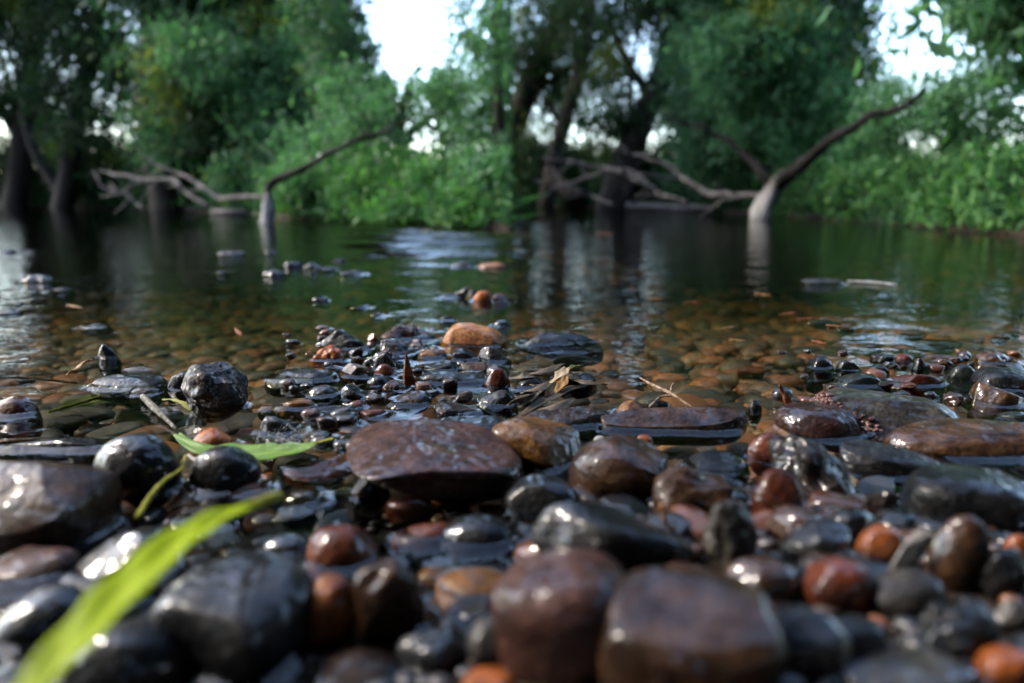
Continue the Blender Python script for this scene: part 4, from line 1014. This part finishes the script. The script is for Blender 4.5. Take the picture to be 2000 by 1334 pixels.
fallen('fallen tree with chalky forked stump and bleached branches sprawling over the water', (1490, 426), [
    ('trunk', [(1484, 432), (1492, 402), (1510, 372), (1530, 348)], [6.9, 6.9, 7.0, 7.05], [40, 34, 34, 26], snag_mat('chalky_dead_wood', (.24, .23, .22), (.035, .022, .015), .12, .50)),
    ('limb', [(1512, 372), (1534, 346), (1580, 310), (1640, 262), (1700, 226), (1768, 208), (1812, 168)], [7.0, 6.9, 6.6, 6.2, 5.8, 5.5, 5.2], [24, 28, 22, 19, 15, 12, 6], DEADDARK),
    ('limb', [(1512, 362), (1470, 318), (1420, 272), (1370, 248), (1310, 236)], [7.1, 7.3, 7.5, 7.6, 7.8], [18, 14, 11, 8, 4], DEADDARK),
    ('branch', [(1484, 382), (1440, 383), (1388, 380), (1340, 352), (1300, 320), (1250, 303), (1200, 290)], [7.0, 7.2, 7.5, 7.8, 8, 8.2, 8.4], [15, 17, 16, 13, 10, 7, 4], DEAD),
    ('branch', [(1345, 398), (1290, 382), (1245, 345), (1190, 330), (1120, 316), (1058, 308)], [7.6, 7.8, 8, 8.3, 8.6, 8.8], [12, 13, 12, 11, 8, 5], DEAD),
    ('branch', [(1330, 352), (1270, 344), (1220, 332), (1150, 345), (1085, 366)], [8.2, 8.1, 8.2, 8.4, 8.6], [7, 10, 10, 9, 6], DEAD),
    ('branch', [(1300, 386), (1240, 352), (1215, 335)], [7.8, 7.9, 8.0], [9, 9, 6], DEAD),
    ('branch', [(1200, 400), (1150, 380), (1085, 362)], [8.2, 8.5, 8.7], [9, 8, 4], DEAD),
    ('branch', [(1240, 400), (1222, 370), (1220, 338)], [8.0, 8.0, 8.1], [6, 5, 4], DEADDARK),
    ('branch', [(1395, 408), (1410, 392), (1450, 386)], [7.4, 7.3, 7.1], [8, 7, 6], DEAD),
], 7)
fallen('fallen tree with a small whitish stump and grey drooping branches', (523, 436), [
    ('trunk', [(522, 440), (523, 420), (525, 400), (524, 376)], [5.7, 5.7, 5.7, 5.7], [26, 26, 22, 12], snag_mat('white_dead_wood', (.30, .29, .29), (.012, .009, .007), .16, .32)),
    ('limb', [(520, 400), (530, 358), (590, 330), (640, 300), (700, 272), (760, 252), (800, 238)], [5.75, 5.8, 5.75, 5.7, 5.6, 5.55, 5.5], [16, 15, 12, 11, 9, 7, 4], DEADDARK),
    ('branch', [(522, 388), (470, 386), (430, 388), (390, 362), (350, 340), (300, 318)], [5.8, 6, 6.2, 6.4, 6.6, 6.7], [14, 14, 13, 10, 8, 4], DEAD),
    ('branch', [(410, 404), (360, 372), (340, 352), (280, 352), (225, 342), (195, 334)], [6.3, 6.5, 6.6, 6.8, 7, 7.1], [10, 12, 12, 11, 8, 4], DEAD),
    ('branch', [(330, 352), (270, 358), (235, 380), (195, 362)], [6.7, 6.9, 7.0, 7.1], [9, 9, 8, 4], DEAD),
    ('branch', [(280, 405), (255, 385), (200, 364)], [6.8, 6.9, 7.1], [7, 7, 4], DEAD),
], 6)
def log(label, pix, Ys, wp, mat=DEAD):
    p = at_y(*pix[0], Ys[0]); root = empty('driftwood_log', tuple(p)); tag(root, label, 'log')
    ptube('log_body', pix, Ys, wp, mat, root, wob=.10)
log('bleached log floating under the sprawl of bare branches', [(1225, 401), (1280, 404), (1340, 406), (1400, 406)], [11.5, 10.8, 10.2, 9.8], [12, 15, 16, 10])
log('short bleached log lying low in the water near the chalky stump', [(1300, 398), (1350, 396), (1410, 398)], [12.5, 12.3, 12.0], [8, 9, 6])
log('pale log lying in the water under the grey drooping branches', [(310, 401), (350, 402), (400, 404)], [11.8, 11.2, 10.6], [12, 16, 10])
log('short whitish log end beside the small whitish stump', [(415, 413), (445, 414), (480, 414)], [8.8, 8.6, 8.6], [9, 11, 8])
log('weathered root lump at the foot of the brown straight trunk', [(1070, 330), (1080, 348), (1100, 368), (1112, 380)], [13.2, 13.2, 13.1, 13.0], [20, 30, 26, 14], bark_mat('root_wood', (.05, .03, .02), (.2, .14, .1)))

# ------------------------------------------------------------------ leaves, twigs and drift in the foreground
def hero_leaf_mat(name, c1, c2, rib, trans):
    m, nt, N, L, P = new_mat(name)
    out = N['Material Output']
    uv = N.new('ShaderNodeUVMap'); uv.uv_map = 'uv'
    sp = N.new('ShaderNodeSeparateXYZ'); L.new(uv.outputs[0], sp.inputs[0])
    d = math_node(N, L, 'ABSOLUTE', math_node(N, L, 'SUBTRACT', sp.outputs[0], 0.5))
    wv = N.new('ShaderNodeTexWave'); wv.inputs['Scale'].default_value = 14; wv.inputs['Distortion'].default_value = 1.5
    mpn = N.new('ShaderNodeCombineXYZ'); L.new(math_node(N, L, 'ADD', math_node(N, L, 'MULTIPLY', d, 1.2), sp.outputs[1]), mpn.inputs[0]); L.new(mpn.outputs[0], wv.inputs['Vector'])
    nz = noise_node(N, L, uv.outputs[0], 9, 5, .6)
    f = math_node(N, L, 'ADD', math_node(N, L, 'MULTIPLY', wv.outputs[0], .35), math_node(N, L, 'MULTIPLY', nz.outputs[0], .65))
    r = ramp(N, L, f, [(.3, c1), (.7, c2)])
    rb = math_node(N, L, 'LESS_THAN', d, .035)
    mx = N.new('ShaderNodeMixRGB'); L.new(rb, mx.inputs[0]); L.new(r.outputs[0], mx.inputs[1]); mx.inputs[2].default_value = (*rib, 1)
    L.new(mx.outputs[0], P.inputs['Base Color']); P.inputs['Roughness'].default_value = .45; P.inputs['Specular IOR Level'].default_value = .2
    b = N.new('ShaderNodeBump'); b.inputs['Strength'].default_value = .35; b.inputs['Distance'].default_value = .001; L.new(f, b.inputs['Height']); L.new(b.outputs[0], P.inputs['Normal'])
    t = N.new('ShaderNodeBsdfTranslucent'); L.new(mx.outputs[0], t.inputs[0])
    ms = N.new('ShaderNodeMixShader'); ms.inputs[0].default_value = trans
    L.new(P.outputs[0], ms.inputs[1]); L.new(t.outputs[0], ms.inputs[2]); L.new(ms.outputs[0], out.inputs[0])
    return m
def blade(name, pts, widths, mat, parent=None, fold=.25, tilt=0.0, roll=(0, 0), cols=9, sub=10):
    """a real leaf: centre line in space, width along it, folded on its midrib; one closed thin solid"""
    pts = np.array(pts, float); n = len(pts); t = np.linspace(0, n - 1, (n - 1) * sub + 1)
    B = np.vstack([2 * pts[0] - pts[1], pts, 2 * pts[-1] - pts[-2]]); i = np.minimum(t.astype(int), n - 2); u = (t - i)[:, None]
    p0, p1, p2, p3 = B[i], B[i + 1], B[i + 2], B[i + 3]
    C = .5 * (2 * p1 + (p2 - p0) * u + (2 * p0 - 5 * p1 + 4 * p2 - p3) * u ** 2 + (3 * p1 - p0 - 3 * p2 + p3) * u ** 3)
    Wd = np.interp(t, np.arange(n), widths)
    T = np.gradient(C, axis=0); T /= np.linalg.norm(T, axis=1)[:, None]
    V, UVs = [], []
    for k in range(len(C)):
        a = roll[0] + (roll[1] - roll[0]) * k / (len(C) - 1)
        s = np.cross(T[k], [0, 0, 1]); s /= np.linalg.norm(s); nn = np.cross(s, T[k])
        s2 = s * math.cos(a) + nn * math.sin(a); n2 = nn * math.cos(a) - s * math.sin(a)
        for c in range(cols):
            q = c / (cols - 1) * 2 - 1
            wv = 1 + .05 * math.sin(k * .9 + q * 3)
            V.append(C[k] + s2 * q * Wd[k] / 2 * wv + n2 * (abs(q) * fold * Wd[k] / 2 + .0006 * math.sin(k * .6 + q * 4)))
            UVs.append((c / (cols - 1), k / (len(C) - 1)))
    Fc = [(k * cols + c, k * cols + c + 1, (k + 1) * cols + c + 1, (k + 1) * cols + c) for k in range(len(C) - 1) for c in range(cols - 1)]
    base = np.array(parent.location) if parent else np.zeros(3)
    o = mesh_obj(name, [tuple(v - base) for v in V], Fc, mat, parent)
    ul = o.data.uv_layers.new(name='uv')
    for lp in o.data.loops: ul.data[lp.index].uv = UVs[lp.vertex_index]
    md = o.modifiers.new('thickness', 'SOLIDIFY'); md.thickness = .0005
    return o
LEAF_NEAR = hero_leaf_mat('fresh_willow_leaf', (0.20, 0.27, 0.002), (0.30, 0.38, 0.003), (0.34, 0.40, 0.015), .45)
LEAF_FLOAT = hero_leaf_mat('floating_willow_leaf', (0.07, 0.14, 0.02), (0.13, 0.22, 0.04), (0.17, 0.25, 0.05), .3)
LEAF_OLIVE = hero_leaf_mat('sunken_leaf', (0.04, 0.06, 0.008), (0.08, 0.10, 0.016), (0.22, 0.19, 0.03), .2)
LEAF_DEAD = hero_leaf_mat('dead_leaf', (0.12, 0.055, 0.014), (0.24, 0.13, 0.04), (0.27, 0.17, 0.06), .25)
LEAF_RUST = hero_leaf_mat('rust_leaf', (0.11, 0.03, 0.01), (0.19, 0.06, 0.02), (0.22, 0.1, 0.04), .25)
LEAF_PALE = hero_leaf_mat('pale_dry_leaf', (0.15, 0.11, 0.065), (0.28, 0.22, 0.15), (0.3, 0.25, 0.17), .25)
def zp(x, y, z): return at_z(x, y, z)[0]
def leaf_thing(label, pix, zs, wpx, mat, stem=None, name='leaf', **k):
    pts = [zp(x, y, z) for (x, y), z in zip(pix, zs)]
    sc = [at_z(x, y, z)[1] / F for (x, y), z in zip(pix, zs)]
    root = empty(name, tuple(pts[len(pts) // 2])); tag(root, label, 'leaf')
    blade('blade', pts, [wp * s for wp, s in zip(wpx, sc)], mat, root, **k)
    if stem:
        sp, sz, sw, smat = stem
        tube('stem', [zp(x, y, z) for (x, y), z in zip(sp, sz)], [sw * at_z(x, y, z)[1] / F / 2 for (x, y), z in zip(sp, sz)], smat, root, seg=8)
    return root
STEMY = bark_mat('yellow_leaf_stem', (0.16, 0.16, 0.01), (0.24, 0.22, 0.025), 90, .4)
leaf_thing('long bright green willow leaf lying across the big blue-grey boulder', [(20, 1400), (120, 1285), (235, 1165), (340, 1068), (430, 1012), (500, 984)],
           [.068, .074, .077, .075, .068, .058], [62, 90, 98, 84, 56, 24], LEAF_NEAR, ([(490, 988), (520, 976), (546, 968)], [.0585, .056, .054], 20, STEMY), name='willow_leaf', fold=.30, roll=(.1, -.1))
leaf_thing('slim light green willow leaf floating under a tuft of white fluff', [(345, 848), (385, 875), (440, 882), (510, 886), (570, 880), (620, 866)],
           [.010, .008, .006, .006, .007, .010], [14, 36, 66, 92, 70, 20], LEAF_FLOAT, ([(615, 867), (636, 861), (652, 857)], [.010, .012, .014], 7, STEMY), name='willow_leaf', fold=.12)
leaf_thing('sunken olive green leaf with a yellow midrib under the shallows', [(110, 802), (150, 790), (190, 782), (248, 780)], [-.010, -.010, -.010, -.012], [16, 70, 88, 14], LEAF_OLIVE,
           ([(96, 804), (140, 792), (205, 772)], [-.006, -.006, -.006], 7, STEMY), fold=.05)
leaf_thing('curled yellow leaf strip caught at the foot of the knobbly stone', [(318, 780), (340, 781), (358, 788), (372, 802)], [.010, .012, .012, .008], [5, 9, 11, 5], hero_leaf_mat('yellow_strip', (.15, .15, .008), (.22, .21, .015), (.26, .23, .025), .4), fold=.1)
leaf_thing('orange autumn leaf tip standing out of the shallows', [(130, 732), (148, 720), (165, 708), (178, 702)], [.001, .008, .014, .018], [6, 22, 20, 5], LEAF_DEAD, fold=.1)
leaf_thing('pale dead leaf tip lying over the dark drift of leaves', [(1075, 748), (1095, 732), (1108, 718)], [.008, .016, .020], [10, 30, 12], LEAF_PALE, fold=.2)
leaf_thing('brown curled dead leaf in the drift beside the stream', [(1080, 770), (1098, 752), (1106, 735)], [.006, .012, .016], [6, 22, 8], LEAF_DEAD, fold=.3)
leaf_thing('narrow pale leaf blade slanting across the drift of leaves', [(1015, 795), (1035, 780), (1058, 764)], [.006, .010, .014], [6, 12, 5], LEAF_PALE, fold=.2)
leaf_thing('dull brown leaf blade along the lower edge of the drift', [(1010, 815), (1060, 785), (1120, 758), (1160, 748)], [.004, .006, .006, .003], [8, 26, 22, 6], hero_leaf_mat('wet_dark_leaf', (.02, .015, .008), (.07, .05, .03), (.1, .07, .04), .1), fold=.2)
leaf_thing('small green leaf on top of the dark drift of leaves', [(1108, 722), (1122, 715), (1138, 714)], [.016, .018, .014], [4, 14, 4], LEAF_OLIVE, fold=.2)
WETDARK = bpy.data.materials['wet_dark_leaf']
for i, (x, y, a_, l_) in enumerate([(1030, 735, -.3, 40), (1060, 722, -.5, 46), (1105, 732, .2, 44), (1135, 728, .1, 40), (1022, 778, -.7, 42), (1050, 755, -.6, 38), (1085, 790, -.5, 44), (1150, 745, .3, 36)]):
    dx, dy = l_ * math.cos(a_), l_ * .55 * math.sin(a_)
    r = leaf_thing('black glossy wet leaf heaped in the dark drift', [(x - dx, y - dy), (x, y), (x + dx, y + dy)], [.004, random.uniform(.008, .016), .004], [8, 40, 6], WETDARK, fold=random.uniform(-.3, .4), roll=(random.uniform(-.4, .4), random.uniform(-.4, .4)))
    r['group'] = 'dark leaves of the drift'
leaf_thing('rust-red pointed leaf standing beside the conglomerate slab', [(1540, 795), (1532, 775), (1522, 752)], [.004, .018, .034], [22, 22, 4], LEAF_RUST, fold=.35, roll=(.4, .4))
leaf_thing('flat rust-orange leaf floating beside the rust-red pointed leaf', [(1490, 772), (1506, 769), (1526, 768)], [.003, .003, .004], [5, 14, 5], LEAF_DEAD, fold=.1)
leaf_thing('small orange leaf floating by the far shore gravel', [(1868, 682), (1877, 690), (1886, 697)], [.002, .002, .002], [4, 12, 4], LEAF_DEAD, fold=.05)
for i, (x, y, a_) in enumerate([(1440, 664, .2), (1540, 612, -.3), (1490, 575, .3), (1350, 590, -.1), (1280, 583, .1), (1600, 668, .5), (1630, 636, .2), (465, 648, 1.2), (145, 598, .4), (1575, 622, -.2), (1420, 640, -.4), (1180, 455, .2)]):
    dx, dy = 16 * math.cos(a_), 7 * math.sin(a_)
    r = leaf_thing('little orange leaf fragment drifting on the open water', [(x - dx, y - dy), (x, y), (x + dx, y + dy)], [.002] * 3, [3, 9, 3], [LEAF_DEAD, LEAF_RUST][i % 2], fold=.05, name='leaf_fragment')
    r['group'] = 'leaf fragments drifting on the water'
# white fluff on the floating leaf
fl, nt, N, L, P = new_mat('white_fluff'); P.inputs['Base Color'].default_value = (.4, .4, .4, 1); P.inputs['Roughness'].default_value = .6
c0 = zp(556, 866, .010)
vv, ff, base = [], [], 0
for k in range(70):
    cc = c0 + np.array([rng.normal() * .009, rng.normal() * .012, .002])
    d = rng.normal(size=3); d[2] = abs(d[2]) * .4 + .05; d /= np.linalg.norm(d); ln = rng.uniform(.006, .018)
    s = np.cross(d, rng.normal(size=3)); s /= np.linalg.norm(s); s2 = np.cross(d, s); wd = .00008
    mid = cc + d * ln * .5 + rng.normal(size=3) * .0015; tip = cc + d * ln + rng.normal(size=3) * .003
    for p, q in ((cc, mid), (mid, tip)):
        ring = [p + s * wd, p + s2 * wd, p - s * wd * .6 - s2 * wd * .6, q + s * wd, q + s2 * wd, q - s * wd * .6 - s2 * wd * .6]
        vv += ring; ff += [(base, base + 1, base + 4, base + 3), (base + 1, base + 2, base + 5, base + 4), (base + 2, base, base + 3, base + 5)]; base += 6
o = mesh_obj('seed_fluff', [tuple(v - c0) for v in vv], ff, fl); o.location = c0
tag(o, 'tuft of white seed fluff caught on the slim floating leaf', 'fluff')
def twig(label, parts, mat=TWIG):
    p = zp(*parts[0][0][0], parts[0][1][0]); root = empty('twig', tuple(p)); tag(root, label, 'twig')
    for pix, zs, wp in parts:
        tube('stick', [zp(x, y, z) for (x, y), z in zip(pix, zs)], [q * at_z(x, y, z)[1] / F / 2 for q, (x, y), z in zip(wp, pix, zs)], mat, root, seg=8, wob=.12)
twig('pale forked twig lying over pebbles behind the long brown stone', [([(1250, 738), (1275, 752), (1310, 768), (1340, 788), (1362, 802)], [.010, .014, .016, .012, .006], [3, 6, 6, 5, 2]), ([(1310, 768), (1312, 755), (1316, 748)], [.016, .022, .026], [5, 4, 2]), ([(1318, 772), (1290, 775), (1268, 795)], [.014, .012, .006], [5, 4, 3])])
twig('thin brown twig lying under water behind the red-brown stone', [([(-20, 733), (60, 738), (150, 748)], [-.003, -.004, -.006], [8, 7, 4])], bark_mat('brown_twig', (.08, .05, .02), (.2, .14, .06), 100, .4))
twig('pale stick floating in calm green water beside a grey stone', [([(1655, 549), (1700, 551), (1752, 556)], [.004, .004, .003], [2.5, 4.5, 3])], bark_mat('white_stick', (.2, .2, .2), (.35, .35, .35), 60, .3))
twig('thin orange root hanging beside the lumpy brown stone', [([(1292, 985), (1296, 1005), (1302, 1025), (1330, 1040)], [.035, .028, .02, .014], [10, 9, 9, 6])], bark_mat('orange_root', (.18, .07, .025), (.28, .14, .06), 90, .35))
twig('curved white root tip beside the rounded black stone', [([(368, 888), (380, 898), (400, 899), (420, 892)], [.012, .010, .010, .012], [5, 8, 9, 7])], bark_mat('white_root', (.26, .25, .22), (.4, .38, .35), 90, .3))
twig('bent brown stem passing between the two black rounded stones', [([(268, 1012), (290, 975), (320, 940), (355, 915), (362, 890)], [.012, .016, .02, .018, .012], [12, 12, 8, 6, 5])], STEMY)
twig('long brown rush stem half awash in front of the black disc stone', [([(280, 775), (310, 805), (345, 838)], [.006, .005, .003], [14, 12, 6])], bark_mat('rush_stem', (.05, .04, .025), (.14, .12, .1), 90, .3))
